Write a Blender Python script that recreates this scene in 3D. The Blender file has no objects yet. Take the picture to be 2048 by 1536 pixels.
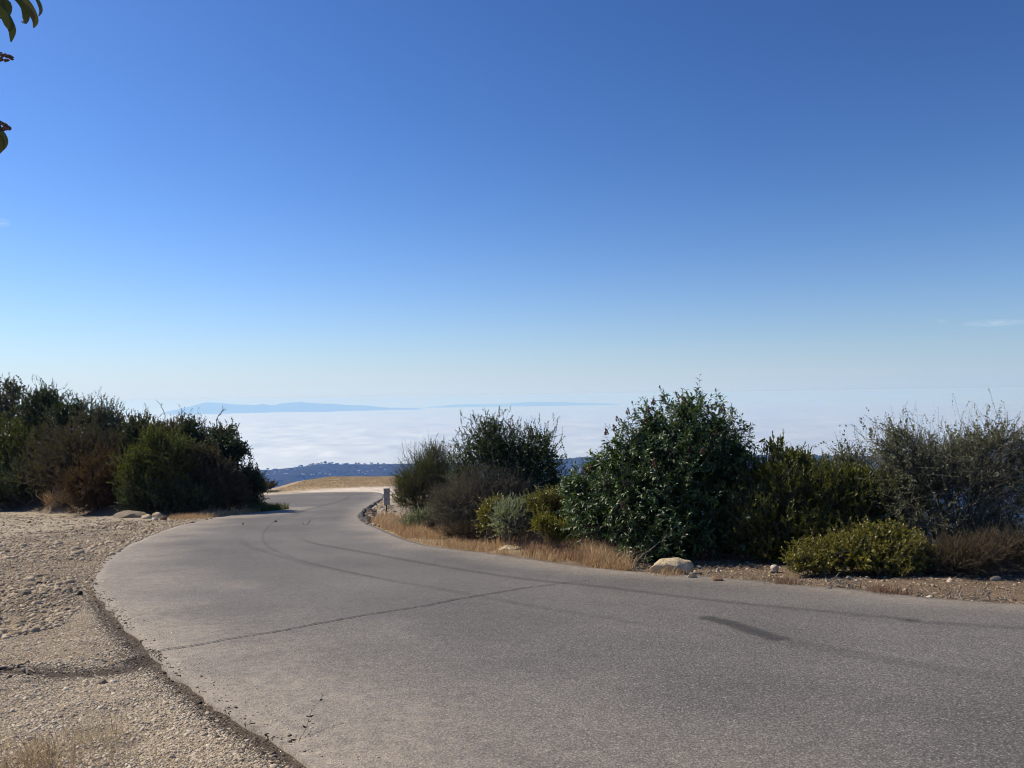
import bpy, math
import numpy as np
from mathutils import Vector, Matrix

sc = bpy.context.scene
C = sc.collection
rng = np.random.default_rng(7)
R = math.radians

# ------------------------------------------------------------------ camera
FPX, EYE = 1538.0, 1.55
PITCH, ROLL = R(0.82), R(0.86)
_f = np.array((0, math.cos(PITCH), math.sin(PITCH)))
_r0 = np.array((1.0, 0, 0)); _u0 = np.array((0, -math.sin(PITCH), math.cos(PITCH)))
_r = math.cos(ROLL) * _r0 - math.sin(ROLL) * _u0
_u = math.cos(ROLL) * _u0 + math.sin(ROLL) * _r0
cam = bpy.data.cameras.new('camera'); camo = bpy.data.objects.new('camera', cam); C.objects.link(camo)
cam.sensor_width = 36; cam.lens = FPX / 2048 * 36
cam.clip_start = 0.05; cam.clip_end = 400000
camo.matrix_world = Matrix(((_r[0], _u[0], -_f[0], 0), (_r[1], _u[1], -_f[1], 0), (_r[2], _u[2], -_f[2], EYE), (0, 0, 0, 1)))
sc.camera = camo

# ------------------------------------------------------------------ sky, sun, exposure
SUN_AZ, SUN_EL = R(-62), R(43)
w = bpy.data.worlds.new('World'); sc.world = w; w.use_nodes = True
wn, wl = w.node_tree.nodes, w.node_tree.links
bg = wn['Background']
sky = wn.new('ShaderNodeTexSky'); sky.sky_type = 'NISHITA'; sky.sun_disc = False
sky.sun_elevation = SUN_EL; sky.sun_rotation = SUN_AZ
sky.air_density, sky.dust_density, sky.ozone_density, sky.altitude = 1.0, 0.3, 10.0, 0
gam = wn.new('ShaderNodeGamma'); gam.inputs[1].default_value = 1.3
wl.new(sky.outputs[0], gam.inputs[0])
SKY_K = 0.069
bg.inputs[1].default_value = SKY_K
def wmath(op, a, b=None, clamp=False):
    n = wn.new('ShaderNodeMath'); n.operation = op; n.use_clamp = clamp
    for k, v in enumerate((a, b)):
        if v is None: continue
        if hasattr(v, 'is_output'): wl.new(v, n.inputs[k])
        else: n.inputs[k].default_value = v
    return n.outputs[0]
def wdot(vec, v):
    n = wn.new('ShaderNodeVectorMath'); n.operation = 'DOT_PRODUCT'; wl.new(vec, n.inputs[0]); n.inputs[1].default_value = tuple(v); return n.outputs['Value']
def wmix(f, a, b):
    n = wn.new('ShaderNodeMix'); n.data_type = 'RGBA'
    for k, v in ((0, f), (6, a), (7, b)):
        if hasattr(v, 'is_output'): wl.new(v, n.inputs[k])
        else: n.inputs[k].default_value = v
    return n.outputs[2]
# sea air: the sky pales towards the horizon all round, brighter towards the sun
wdir = wn.new('ShaderNodeTexCoord').outputs['Generated']
towards = wmath('MULTIPLY', wmath('ADD', wdot(wdir, (math.sin(SUN_AZ), math.cos(SUN_AZ), 0)), .1), 1 / .97)
towards = wmath('MINIMUM', wmath('MAXIMUM', towards, -.15), 1.0)
def hz(c): return tuple(v / SKY_K for v in c) + (1,)
hazecol = wmix(wmath('MULTIPLY', wmath('ADD', towards, .15), 1 / 1.15), hz((.44, .575, .745)), hz((.69, .81, .94)))
updown = wmath('MAXIMUM', wdot(wdir, (0, 0, 1)), 0.0)
skycol = wmix(wmath('EXPONENT', wmath('MULTIPLY', updown, -1 / .08)), gam.outputs[0], hazecol)
# faint cirrus wisps low in the sky
wnz = wn.new('ShaderNodeTexNoise'); wnz.inputs['Scale'].default_value = 1.0; wnz.inputs['Detail'].default_value = 5
wmp = wn.new('ShaderNodeMapping'); wmp.inputs['Scale'].default_value = (60, 60, 520); wl.new(wdir, wmp.inputs[0]); wl.new(wmp.outputs[0], wnz.inputs['Vector'])
wmask = None
for px_, py_, ha, hb, am in ((1990, 646, 46, 7, .30), (1884, 641, 9, 4, .16), (6, 446, 10, 9, .2), (1700, 742, 420, 14, .05)):
    dv = _f + (px_ - 1024) / FPX * _r + (768 - py_) / FPX * _u; dv = dv / np.linalg.norm(dv)
    aa = wmath('MULTIPLY', wdot(wdir, _r - dv * (_r @ dv)), FPX / ha); bb = wmath('MULTIPLY', wdot(wdir, _u - dv * (_u @ dv)), FPX / hb)
    m_ = wmath('SUBTRACT', 1.0, wmath('ADD', wmath('MULTIPLY', aa, aa), wmath('MULTIPLY', bb, bb)), True)
    m_ = wmath('MULTIPLY', wmath('MULTIPLY', m_, wmath('GREATER_THAN', wdot(wdir, dv), 0)), wmath('MULTIPLY', wmath('SUBTRACT', wnz.outputs[0], .3), 3.2 * am, True))
    wmask = m_ if wmask is None else wmath('ADD', wmask, m_)
skycol = wmix(wmath('MINIMUM', wmask, .5), skycol, hz((.72, .80, .92)))
wl.new(skycol, bg.inputs[0])
sun = bpy.data.lights.new('sun', 'SUN'); suno = bpy.data.objects.new('sun', sun); C.objects.link(suno)
sun.energy = 4.9; sun.angle = R(0.53); sun.color = (1.0, 0.885, 0.71)
SUNV = Vector((math.sin(SUN_AZ) * math.cos(SUN_EL), math.cos(SUN_AZ) * math.cos(SUN_EL), math.sin(SUN_EL)))
suno.rotation_euler = SUNV.to_track_quat('Z', 'Y').to_euler(); suno.location = (-20, 10, 30)
vs = sc.view_settings
vs.view_transform = 'Standard'; vs.look = 'None'; vs.exposure = 0.0; vs.gamma = 1.0; vs.use_curve_mapping = False
sc.cycles.use_denoising = True
sc.cycles.filter_width = 1.1
sc.cycles.max_bounces = 6; sc.cycles.diffuse_bounces = 3; sc.cycles.volume_bounces = 1
sc.cycles.sample_clamp_indirect = 6

# ------------------------------------------------------------------ small maths
def ray(px, py):
    return _f + (px - 1024) / FPX * _r + (768 - py) / FPX * _u
def at_depth(px, py, Y):
    d = ray(px, py); return np.array((0, 0, EYE)) + d * (Y / d[1])

def _hash(ix, iy, s):
    h = (ix.astype(np.int64) * 374761393 + iy.astype(np.int64) * 668265263 + s * 974634777) & 0x7fffffff
    h = ((h ^ (h >> 13)) * 1274126177) & 0x7fffffff
    return ((h ^ (h >> 16)) & 0xffff) / 65535.0
def noise(x, y, s=0):
    ix, iy = np.floor(x), np.floor(y); fx, fy = x - ix, y - iy
    fx = fx * fx * (3 - 2 * fx); fy = fy * fy * (3 - 2 * fy)
    a = _hash(ix, iy, s); b = _hash(ix + 1, iy, s); c = _hash(ix, iy + 1, s); d = _hash(ix + 1, iy + 1, s)
    return (a + (b - a) * fx) * (1 - fy) + (c + (d - c) * fx) * fy - 0.5
def fbm(x, y, s=0, o=4):
    v = 0; a = 1.0
    for k in range(o):
        v = v + a * noise(x * 2 ** k, y * 2 ** k, s + k); a *= 0.5
    return v
def sstep(a, b, x):
    t = np.clip((x - a) / (b - a), 0, 1); return t * t * (3 - 2 * t)
def seg_dist(x, y, P, closed):
    P = np.asarray(P, float); Q = np.roll(P, -1, 0) if closed else P[1:]; A = P if closed else P[:-1]
    best = np.full(x.shape, 1e18)
    for (ax, ay), (bx, by) in zip(A, Q):
        dx, dy = bx - ax, by - ay; L = dx * dx + dy * dy + 1e-12
        t = np.clip(((x - ax) * dx + (y - ay) * dy) / L, 0, 1)
        best = np.minimum(best, (x - ax - t * dx) ** 2 + (y - ay - t * dy) ** 2)
    return np.sqrt(best)
def inside(x, y, P):
    P = np.asarray(P, float); Q = np.roll(P, -1, 0); c = np.zeros(x.shape, bool)
    for (ax, ay), (bx, by) in zip(P, Q):
        if ay == by: continue
        c ^= ((ay > y) != (by > y)) & (x < (bx - ax) * (y - ay) / (by - ay) + ax)
    return c
def sdf(x, y, P):                    # > 0 outside
    d = seg_dist(x, y, P, True); return np.where(inside(x, y, P), -d, d)
def catmull(P, n):
    P = np.asarray(P, float); P = np.vstack((2 * P[0] - P[1], P, 2 * P[-1] - P[-2])); out = []
    m = len(P) - 3; t = np.linspace(0, m, n); k = np.minimum(t.astype(int), m - 1); u = (t - k)[:, None]
    a, b, c, d = P[k], P[k + 1], P[k + 2], P[k + 3]
    return .5 * (2 * b + (c - a) * u + (2 * a - 5 * b + 4 * c - d) * u ** 2 + (3 * b - a - 3 * c + d) * u ** 3)

# ------------------------------------------------------------------ terrain shape
PLATEAU = [(60, 8), (30, 9.5), (15, 13.2), (8, 14.6), (4, 16.5), (1.6, 19), (-.3, 23.5), (-1.8, 28), (-3, 34), (-4.6, 42), (-6, 52), (-8, 62),
           (-10.5, 66.5), (-16, 67.5), (-17.4, 63), (-17.8, 55), (-26, 54.5), (-40, 54), (-120, 54), (-120, -60), (60, -60)]
def base(x, y):
    z = 50 - y
    return -5.0 - 0.02 * (y - 50) + 0.08 * (np.log1p(np.exp(-np.abs(z) / 2)) * 2 + np.maximum(z, 0))
def G0(x, y):
    x = np.asarray(x, float); y = np.asarray(y, float)
    d = np.maximum(sdf(x, y, PLATEAU), 0)
    drop = 0.6 * (np.sqrt(d * d + 1.4) - 1.183)
    return base(x, y) - np.where(drop > 240, 240 + 0.16 * (drop - 240), drop)
def pick(px, py, fn=None):
    fn = fn or G0; d = ray(px, py); t = np.geomspace(1.5, 160, 4000)
    hit = (EYE + t * d[2]) < fn(t * d[0], t * d[1]); i = int(np.argmax(hit))
    a, b = t[max(i - 1, 0)], t[i]
    tt = np.linspace(a, b, 40); k = int(np.argmax((EYE + tt * d[2]) < fn(tt * d[0], tt * d[1])))
    return tt[k] * d[0], tt[k] * d[1]
def picks(L):
    return [p if len(p) == 2 and p[0] < 100 and p[1] < 100 and False else (p[1:] if p[0] == 'w' else pick(*p)) for p in L]
BANK = picks([('w', -60, 44), ('w', -38, 42), (0, 1021), (100, 1027), (230, 1032), (330, 1032), (430, 1030), (520, 1021), (566, 1014)]) + \
       [(-13.2, 37), (-17, 41), (-25, 44.5), (-45, 47.5), (-60, 48)]
def G(x, y):
    x = np.asarray(x, float); y = np.asarray(y, float)
    d = np.maximum(-sdf(x, y, BANK), 0)
    return G0(x, y) + 3.4 * (1 - np.exp(-d * 0.22))
def gz(x, y): return float(G(np.array([x]), np.array([y]))[0])
def gp(px, py):
    x, y = pick(px, py); return np.array((x, y, float(GT(np.array([x]), np.array([y]))[0])))

ROAD_L = catmull(picks([('w', 16, -9), ('w', 7, -3.5), ('w', 2.2, .2), (618, 1534), (392, 1388), (300, 1306), (214, 1215), (186, 1168), (210, 1122), (262, 1090), (350, 1055), (430, 1037),
                        (520, 1025.5), (580, 1018), ('w', -11.6, 35.6), ('w', -16.5, 40), ('w', -25, 43), ('w', -36, 45)]), 420)
ROAD_R = catmull(picks([('w', 26, 0), ('w', 17, 3.6), ('w', 10, 6.6), (2048, 1212), (1700, 1181), (1400, 1154), (1200, 1139), (1000, 1111), (900, 1099), (830, 1086), (765, 1061), (728, 1044),
                        (719, 1031), (738, 1015), (761, 1001), (757, 986), (640, 985), (520, 991)]), 420)
_e = np.linspace(0, 60, 420)
ROAD_L[:, 0] += .07 * fbm(_e * 1.6, _e * 0 + .3, 3, 2) + .03 * fbm(_e * 3, _e * 0, 5, 2)
ROAD_R[:, 0] += .03 * fbm(_e * 2.3, _e * 0 + .7, 4); ROAD_R[:, 1] += .03 * fbm(_e * 7, _e * 0 + .7, 9)
ROAD_POLY = np.vstack((ROAD_L[::3], ROAD_R[::-3]))
RUT = catmull(picks([(184, 1150), (188, 1188), (220, 1238), (262, 1280), (300, 1316), (352, 1364), (412, 1410), (472, 1452), (535, 1492), (612, 1543), ('w', 1.0, 1.0)]), 70)
BRANCH = catmull(picks([(298, 1318), (262, 1338), (205, 1350), (110, 1356), (0, 1352), (-90, 1350)]), 30)

# ------------------------------------------------------------------ mesh helpers
def mesh_np(name, V, F, mats=None, attrs=None, smooth=False):
    """V (n,3), F (m,k) with k 3 or 4."""
    V = np.ascontiguousarray(V, np.float32); F = np.ascontiguousarray(F, np.int32)
    me = bpy.data.meshes.new(name); k = F.shape[1]
    me.vertices.add(len(V)); me.vertices.foreach_set('co', V.ravel())
    me.loops.add(F.size); me.loops.foreach_set('vertex_index', F.ravel())
    me.polygons.add(len(F)); me.polygons.foreach_set('loop_start', np.arange(0, F.size, k, dtype=np.int32))
    me.update(calc_edges=True)
    if smooth: me.polygons.foreach_set('use_smooth', np.ones(len(F), bool))
    for n, a in (attrs or {}).items():
        a = np.asarray(a, np.float32)
        if a.ndim == 1: me.attributes.new(n, 'FLOAT', 'POINT').data.foreach_set('value', a)
        else:
            if a.shape[1] == 3: a = np.hstack((a, np.ones((len(a), 1), np.float32)))
            me.attributes.new(n, 'FLOAT_COLOR', 'POINT').data.foreach_set('color', np.ascontiguousarray(a).ravel())
    if mats: me.materials.append(mats)
    return me
def link(name, me, parent=None, **props):
    o = bpy.data.objects.new(name, me); C.objects.link(o)
    if parent is not None: o.parent = parent
    for k, v in props.items():
        if v: o[k] = v
    return o
def root(name, label, cat, loc, group=None):
    return place(link(name, None, None, label=label, category=cat, group=group), loc)
def place(o, loc): o.location = tuple(float(c) for c in loc); return o
def grid_faces(nu, nv):
    i = np.arange(nu - 1)[:, None] * nv + np.arange(nv - 1)[None]
    return np.stack((i, i + 1, i + nv + 1, i + nv), -1).reshape(-1, 4)

# ------------------------------------------------------------------ materials
def material(name, rough=.9, spec=.2):
    m = bpy.data.materials.new(name); m.use_nodes = True; nt = m.node_tree
    b = nt.nodes['Principled BSDF']; b.inputs['Roughness'].default_value = rough; b.inputs['Specular IOR Level'].default_value = spec
    return m, nt, b
def N(nt, t, **kw):
    n = nt.nodes.new(t)
    for k, v in kw.items():
        if k.startswith('i_'):
            key = k[2:]; key = int(key) if key.isdigit() else key.replace('_', ' ')
            n.inputs[key].default_value = v
        else: setattr(n, k, v)
    return n
def mixc(nt, fac, a, b, mode='MIX'):
    n = N(nt, 'ShaderNodeMix', data_type='RGBA', blend_type=mode)
    for s, v in ((0, fac), (6, a), (7, b)):
        if hasattr(v, 'is_output'): nt.links.new(v, n.inputs[s])
        else: n.inputs[s].default_value = v if s == 0 else tuple(v) + ((1,) if len(v) == 3 else ())
    return n.outputs[2]
def noise_tex(nt, scale, detail=4, rough=.55, coord='Object', stretch=None):
    tc = N(nt, 'ShaderNodeTexCoord'); v = tc.outputs[coord]
    if stretch:
        mp = N(nt, 'ShaderNodeMapping'); mp.inputs['Scale'].default_value = stretch; nt.links.new(v, mp.inputs[0]); v = mp.outputs[0]
    n = N(nt, 'ShaderNodeTexNoise', i_Scale=scale, i_Detail=detail, i_Roughness=rough); nt.links.new(v, n.inputs['Vector'])
    return n.outputs[0]
def ramp(nt, f, stops):
    r = N(nt, 'ShaderNodeValToRGB'); e = r.color_ramp.elements
    while len(e) < len(stops): e.new(.5)
    for k, (p, c) in enumerate(stops):
        e[k].position = p; e[k].color = (tuple(c) + (1,)) if not isinstance(c, (int, float)) else (c, c, c, 1)
    nt.links.new(f, r.inputs[0]); return r.outputs[0]
def bump(nt, b, h, dist, strength=1.0, prev=None):
    n = N(nt, 'ShaderNodeBump', i_Strength=strength, i_Distance=dist); nt.links.new(h, n.inputs['Height'])
    if prev is not None: nt.links.new(prev, n.inputs['Normal'])
    nt.links.new(n.outputs[0], b.inputs['Normal']); return n.outputs[0]

def leaf_mat(name, c1, c2, c3=None, rough=.45, spec=.4, trans=.25, tint=(1.6, 1.7, .5)):
    m, nt, b = material(name, rough, spec)
    at = N(nt, 'ShaderNodeAttribute', attribute_name='tone')
    st = [(0, c1), (.75, c2), (1, c3 or c2)]
    col = ramp(nt, at.outputs['Fac'], st); nt.links.new(col, b.inputs['Base Color'])
    if trans:
        tr = N(nt, 'ShaderNodeBsdfTranslucent')
        g = mixc(nt, 1.0, col, tint, 'MULTIPLY'); nt.links.new(g, tr.inputs[0])
        mx = N(nt, 'ShaderNodeMixShader', i_0=trans); nt.links.new(b.outputs[0], mx.inputs[1]); nt.links.new(tr.outputs[0], mx.inputs[2])
        nt.links.new(mx.outputs[0], nt.nodes['Material Output'].inputs[0])
    return m
def plain_mat(name, c, c2=None, scale=12, rough=.9, spec=.2, bumpd=0):
    m, nt, b = material(name, rough, spec)
    n = noise_tex(nt, scale, 7, .68)
    nt.links.new(ramp(nt, n, [(.3, c), (.7, c2 or [x * .7 for x in c])]), b.inputs['Base Color'])
    if bumpd: bump(nt, b, n, bumpd)
    return m
def stone_mat(name, ca, cb, cc):
    m, nt, b = material(name, .9, .15)
    oi = N(nt, 'ShaderNodeObjectInfo')
    c = ramp(nt, oi.outputs['Random'], [(0, ca), (.55, cb), (1, cc)])
    n = noise_tex(nt, 9, 5); c = mixc(nt, .8, c, ramp(nt, n, [(.3, (.6, .55, .5)), (.7, (1.15, 1.12, 1.05))]), 'MULTIPLY')
    nt.links.new(c, b.inputs['Base Color']); bump(nt, b, n, .01, .6)
    return m
M_BARK = plain_mat('bark', (.09, .07, .055), (.17, .15, .13), 30)
M_PALEBARK = plain_mat('pale_bark', (.34, .30, .25), (.2, .17, .14), 20)
M_STRAW = leaf_mat('straw', (.46, .31, .165), (.66, .47, .27), (.78, .60, .38), .8, .15, .2, (1, 1, .9))
M_PALESTRAW = leaf_mat('pale_straw', (.42, .32, .2), (.58, .46, .29), (.66, .55, .38), .8, .15, .2, (1, 1, .9))
M_BROWNGRASS = leaf_mat('brown_grass', (.19, .12, .08), (.32, .2, .13), (.42, .29, .19), .8, .15, .2, (1, 1, .9))
M_WEED = leaf_mat('weed', (.07, .09, .03), (.13, .14, .06), (.28, .2, .09), .7, .2, .25)

# ------------------------------------------------------------------ ground
AZ = np.linspace(R(-66), R(66), 450)
def ground_tint(x, y, road_d):
    n1 = fbm(x * .35, y * .35, 11); n2 = fbm(x * 1.7, y * 1.7, 21); n3 = fbm(x * 7, y * 7, 31)
    tan = np.array((.42, .355, .26)); paler = np.array((.53, .465, .355)); brown = np.array((.205, .155, .108)); strawc = np.array((.52, .40, .25)); white = np.array((.78, .70, .58))
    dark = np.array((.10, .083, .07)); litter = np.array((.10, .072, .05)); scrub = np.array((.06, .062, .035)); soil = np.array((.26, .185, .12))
    c = np.ones(x.shape + (3,)) * tan
    def mix(c, k, col): k = np.clip(k, 0, 1)[..., None]; return c * (1 - k) + k * col
    left = x < -.55 * y + 3
    c = mix(c, sstep(.0, .5, n1 + .3 * n2), paler)
    c = mix(c, sstep(.05, .35, fbm(x * .5 + 9, y * .9, 41)) * .55, soil)
    c = mix(c, np.where(left, 1.0, 0.0) * (1 - sstep(17, 24, y + .25 * (x + 10))) * .75, np.array((.31, .25, .175)))
    # smooth dry dirt pull-out on the far left
    c = mix(c, sstep(14, 20, y) * sstep(-9, -13, x) * .7, paler * .92)
    # right verge
    rv = np.where((~left) & (y < 45), 1.0, 0.0) * sstep(0, .1, road_d)
    c = mix(c, rv * .93, brown)
    gr = rv * sstep(13.2, 15, y + .35 * x + n2) * (1 - sstep(29, 33, y))
    c = mix(c, gr * .8, strawc * .75)
    rub = rv * sstep(24.5, 26.5, y) * sstep(2.2, .8, road_d); c = mix(c, rub, np.array((.46, .39, .31)))
    # shrub litter back from the verge
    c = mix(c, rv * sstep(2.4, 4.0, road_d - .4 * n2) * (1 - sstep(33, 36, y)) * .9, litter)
    # knoll
    kn = sstep(-19, -17, x) * sstep(44, 50, y)
    c = mix(c, kn, strawc * (1 + .0 * n1[..., None]))
    c = mix(c, kn * sstep(3.8, .8, road_d + 1.4 * n1 + .7 * n2 - np.clip((x + 15) * .5, 0, 3.4)), white)
    c = mix(c, kn * sstep(.1, .5, fbm(x * .25, y * .8, 77)) * .5, np.array((.33, .24, .12)))
    # bank and far slopes
    bd = -sdf(x, y, BANK); c = mix(c, sstep(-.5, .4, bd), litter * 1.2)
    pd = sdf(x, y, PLATEAU); c = mix(c, sstep(.3, 4, pd), scrub)
    # tar-black crumbled rut at the road edge and its branch
    rd = seg_dist(x, y, RUT, False); wv = .11 + .16 * noise(y * 1.5, x * 1.5, 5)
    c = mix(c, .9 * sstep(wv + .14, wv - .06, rd + .05 * n3), dark)
    bd2 = seg_dist(x, y, BRANCH, False); wv2 = .1 + .12 * noise(x * 1.1, y, 6)
    c = mix(c, .88 * sstep(wv2 + .12, wv2 - .04, bd2 + .08 * n3), dark)
    gx, gy = pick(178, 1195); c = mix(c, .7 * sstep(.75, .2, np.hypot((x - gx), (y - gy) * .55) + .25 * n2), dark * 1.6)
    gx, gy = pick(120, 1175); c = mix(c, .65 * sstep(1.6, .5, np.hypot((x - gx), (y - gy) * .6) + .35 * n2), np.array((.24, .18, .125)))
    return c * (1 + .22 * n3 + .12 * n2)[..., None]
def relief(x, y, rd, r):
    k = sstep(.05, .5, rd) * np.exp(-np.maximum(r - 60, 0) / 60)
    z = G(x, y) + k * (.05 * fbm(x * .9, y * .9, 1) + .022 * fbm(x * 4, y * 4, 2) + .10 * np.maximum(fbm(x * .3, y * .3, 8), 0))
    z = z - .014 * sstep(.16, .0, seg_dist(x, y, RUT, False)) - .02 * sstep(.2, .0, seg_dist(x, y, BRANCH, False))
    bd = np.maximum(-sdf(x, y, BANK), 0); return z + .35 * fbm(x * .8, y * .8, 15) * np.minimum(bd, 1)
def GT(x, y):
    return np.where(sdf(x, y, ROAD_POLY) < 0, G0(x, y) + .018, relief(x, y, sdf(x, y, ROAD_POLY), np.hypot(x, y + 4)))
def terrain(rr):
    a, r = np.meshgrid(AZ, rr, indexing='ij')
    x = r * np.sin(a); y = r * np.cos(a) - 4.0
    rd = sdf(x, y, ROAD_POLY)
    z = relief(x, y, rd, r)
    z = np.where(rd < -.26, z - .06, z)
    return x, y, z, rd
rr = np.concatenate((np.geomspace(3.2, 14, 170), np.geomspace(14, 75, 150)[1:], np.geomspace(75, 700, 36)[1:]))
x, y, z, rd = terrain(rr)
m_ground, nt, b = material('dry_ground', .95, .1)
at = N(nt, 'ShaderNodeAttribute', attribute_name='tint')
n1 = noise_tex(nt, 22, 6, .65); n2 = noise_tex(nt, 3, 4)
c = mixc(nt, .85, at.outputs['Color'], ramp(nt, n1, [(.3, (.55, .52, .5)), (.68, (1.28, 1.26, 1.22))]), 'MULTIPLY')
c = mixc(nt, .5, c, ramp(nt, n2, [(.3, (.75, .73, .7)), (.7, (1.15, 1.15, 1.15))]), 'MULTIPLY')
nt.links.new(c, b.inputs['Base Color'])
vo = N(nt, 'ShaderNodeTexVoronoi', i_Scale=62.0); tc = N(nt, 'ShaderNodeTexCoord'); nt.links.new(tc.outputs['Object'], vo.inputs['Vector'])
inv = N(nt, 'ShaderNodeMath', operation='SUBTRACT', i_0=1.0); nt.links.new(vo.outputs['Distance'], inv.inputs[1])
p = bump(nt, b, inv.outputs[0], .012, .9); bump(nt, b, n1, .03, .7, p)
link('ground', mesh_np('ground', np.stack((x, y, z), -1).reshape(-1, 3), grid_faces(*x.shape)[:, ::-1], m_ground,
     {'tint': ground_tint(x, y, rd).reshape(-1, 3)}, True), kind='structure')

# ------------------------------------------------------------------ road
m_road, nt, b = material('old_asphalt', .82, .35)
tc = N(nt, 'ShaderNodeTexCoord')
fine = noise_tex(nt, 55, 3, .7); mid = noise_tex(nt, 9, 5, .6); big = noise_tex(nt, .35, 5, .6); streak = noise_tex(nt, .55, 5, .6, 'UV', (14, .5, 1))
c = ramp(nt, big, [(.3, (.103, .097, .090)), (.5, (.136, .126, .115)), (.7, (.172, .161, .146))])
c = mixc(nt, .5, c, ramp(nt, streak, [(.3, (.82, .82, .83)), (.7, (1.14, 1.13, 1.12))]), 'MULTIPLY')
c = mixc(nt, .75, c, ramp(nt, fine, [(.3, (.3, .3, .3)), (.5, (.95, .95, .95)), (.7, (2.3, 2.25, 2.1))]), 'MULTIPLY')
c = mixc(nt, .35, c, ramp(nt, mid, [(.3, (.8, .79, .78)), (.7, (1.15, 1.15, 1.15))]), 'MULTIPLY')
vs_ = N(nt, 'ShaderNodeTexVoronoi', i_Scale=105.0); nt.links.new(tc.outputs['Object'], vs_.inputs['Vector'])
sep = N(nt, 'ShaderNodeSeparateColor'); nt.links.new(vs_.outputs['Color'], sep.inputs[0])
c = mixc(nt, ramp(nt, sep.outputs[0], [(.92, 0.0), (.98, .6)]), c, (.42, .39, .35)); c = mixc(nt, ramp(nt, sep.outputs[1], [(.88, 0.0), (.96, .5)]), c, (.05, .047, .044))
ed = N(nt, 'ShaderNodeAttribute', attribute_name='dust')
dn = N(nt, 'ShaderNodeMath', operation='MULTIPLY'); nt.links.new(ed.outputs['Fac'], dn.inputs[0])
nt.links.new(ramp(nt, mid, [(.25, .25), (.7, 1.0)]), dn.inputs[1])
c = mixc(nt, dn.outputs[0], c, mixc(nt, .8, (.40, .345, .27), ramp(nt, fine, [(.3, (.5, .5, .5)), (.7, (1.3, 1.3, 1.3))]), 'MULTIPLY'))
nt.links.new(c, b.inputs['Base Color'])
vo = N(nt, 'ShaderNodeTexVoronoi', i_Scale=75.0); nt.links.new(tc.outputs['Object'], vo.inputs['Vector'])
p = bump(nt, b, vo.outputs['Distance'], .006, .55); bump(nt, b, fine, .005, .5, p)
nc = 41; u = np.linspace(0, 1, nc)[None, :, None]
P = ROAD_L[:, None] * (1 - u) + ROAD_R[:, None] * u
x, y = P[..., 0], P[..., 1]; zr = G0(x, y) + .018
V = np.concatenate((np.stack((x, y, zr), -1),), 1)
lo = V[:, [0]] + np.array((0, 0, -.14)); hi = V[:, [-1]] + np.array((0, 0, -.14))
V = np.concatenate((lo, V, hi), 1)
eL = seg_dist(V[..., 0], V[..., 1], ROAD_L[::3], False); eR = seg_dist(V[..., 0], V[..., 1], ROAD_R[::3], False); skirt = np.ones(V.shape[:2]); skirt[:, 0] = skirt[:, -1] = 0
nz = fbm(V[..., 0] * .8, V[..., 1] * .8, 51)
dust = np.maximum(.95 * sstep(1.9, .0, eL + 1.1 * nz), np.maximum(.85 * sstep(1.1, 0, eR + .5 * nz), .9 * sstep(.4, .05, eR)))
dust = np.maximum(dust, .45 * sstep(3.4, .3, eL + 1.5 * nz) * sstep(11, 8, V[..., 1]))
s = np.cumsum(np.r_[0, np.linalg.norm(np.diff((ROAD_L + ROAD_R) / 2, axis=0), axis=1)])
me = mesh_np('road', V.reshape(-1, 3), grid_faces(V.shape[0], V.shape[1])[:, ::-1], m_road, {'dust': (dust * skirt).ravel()}, False)
uvv = np.stack((np.broadcast_to(np.linspace(0, 1, V.shape[1])[None], V.shape[:2]), np.broadcast_to(s[:, None] / 8, V.shape[:2])), -1).reshape(-1, 2)
uvl = me.uv_layers.new(name='UVMap'); idx = np.empty(len(me.loops), np.int32); me.loops.foreach_get('vertex_index', idx)
uvl.data.foreach_set('uv', uvv[idx].astype(np.float32).ravel())
road = link('road', me, kind='structure')

def decal_mat(name, col, rough=.8, nscale=14, lo_=.25, hi_=.75):
    m, nt, b = material(name, rough, .3); b.inputs['Base Color'].default_value = tuple(col) + (1,)
    at = N(nt, 'ShaderNodeAttribute', attribute_name='cover'); n = ramp(nt, noise_tex(nt, nscale, 5, .7), [(lo_, .35), (hi_, 1.0)])
    mu = N(nt, 'ShaderNodeMath', operation='MULTIPLY'); nt.links.new(at.outputs['Fac'], mu.inputs[0]); nt.links.new(n, mu.inputs[1])
    tr = N(nt, 'ShaderNodeBsdfTransparent'); mx = N(nt, 'ShaderNodeMixShader')
    nt.links.new(mu.outputs[0], mx.inputs[0]); nt.links.new(tr.outputs[0], mx.inputs[1]); nt.links.new(b.outputs[0], mx.inputs[2])
    nt.links.new(mx.outputs[0], nt.nodes['Material Output'].inputs[0]); return m
M_TYRE = decal_mat('tyre_rubber', (.085, .082, .08), .75, 8)
M_DARKPATCH = decal_mat('dark_road_patch', (.06, .058, .056), .6, 20, .1, .5)
M_CRACK = decal_mat('crack_filler', (.018, .017, .016), .7, 40, .0, .25)
DZ = [0.018 + .004]
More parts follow.
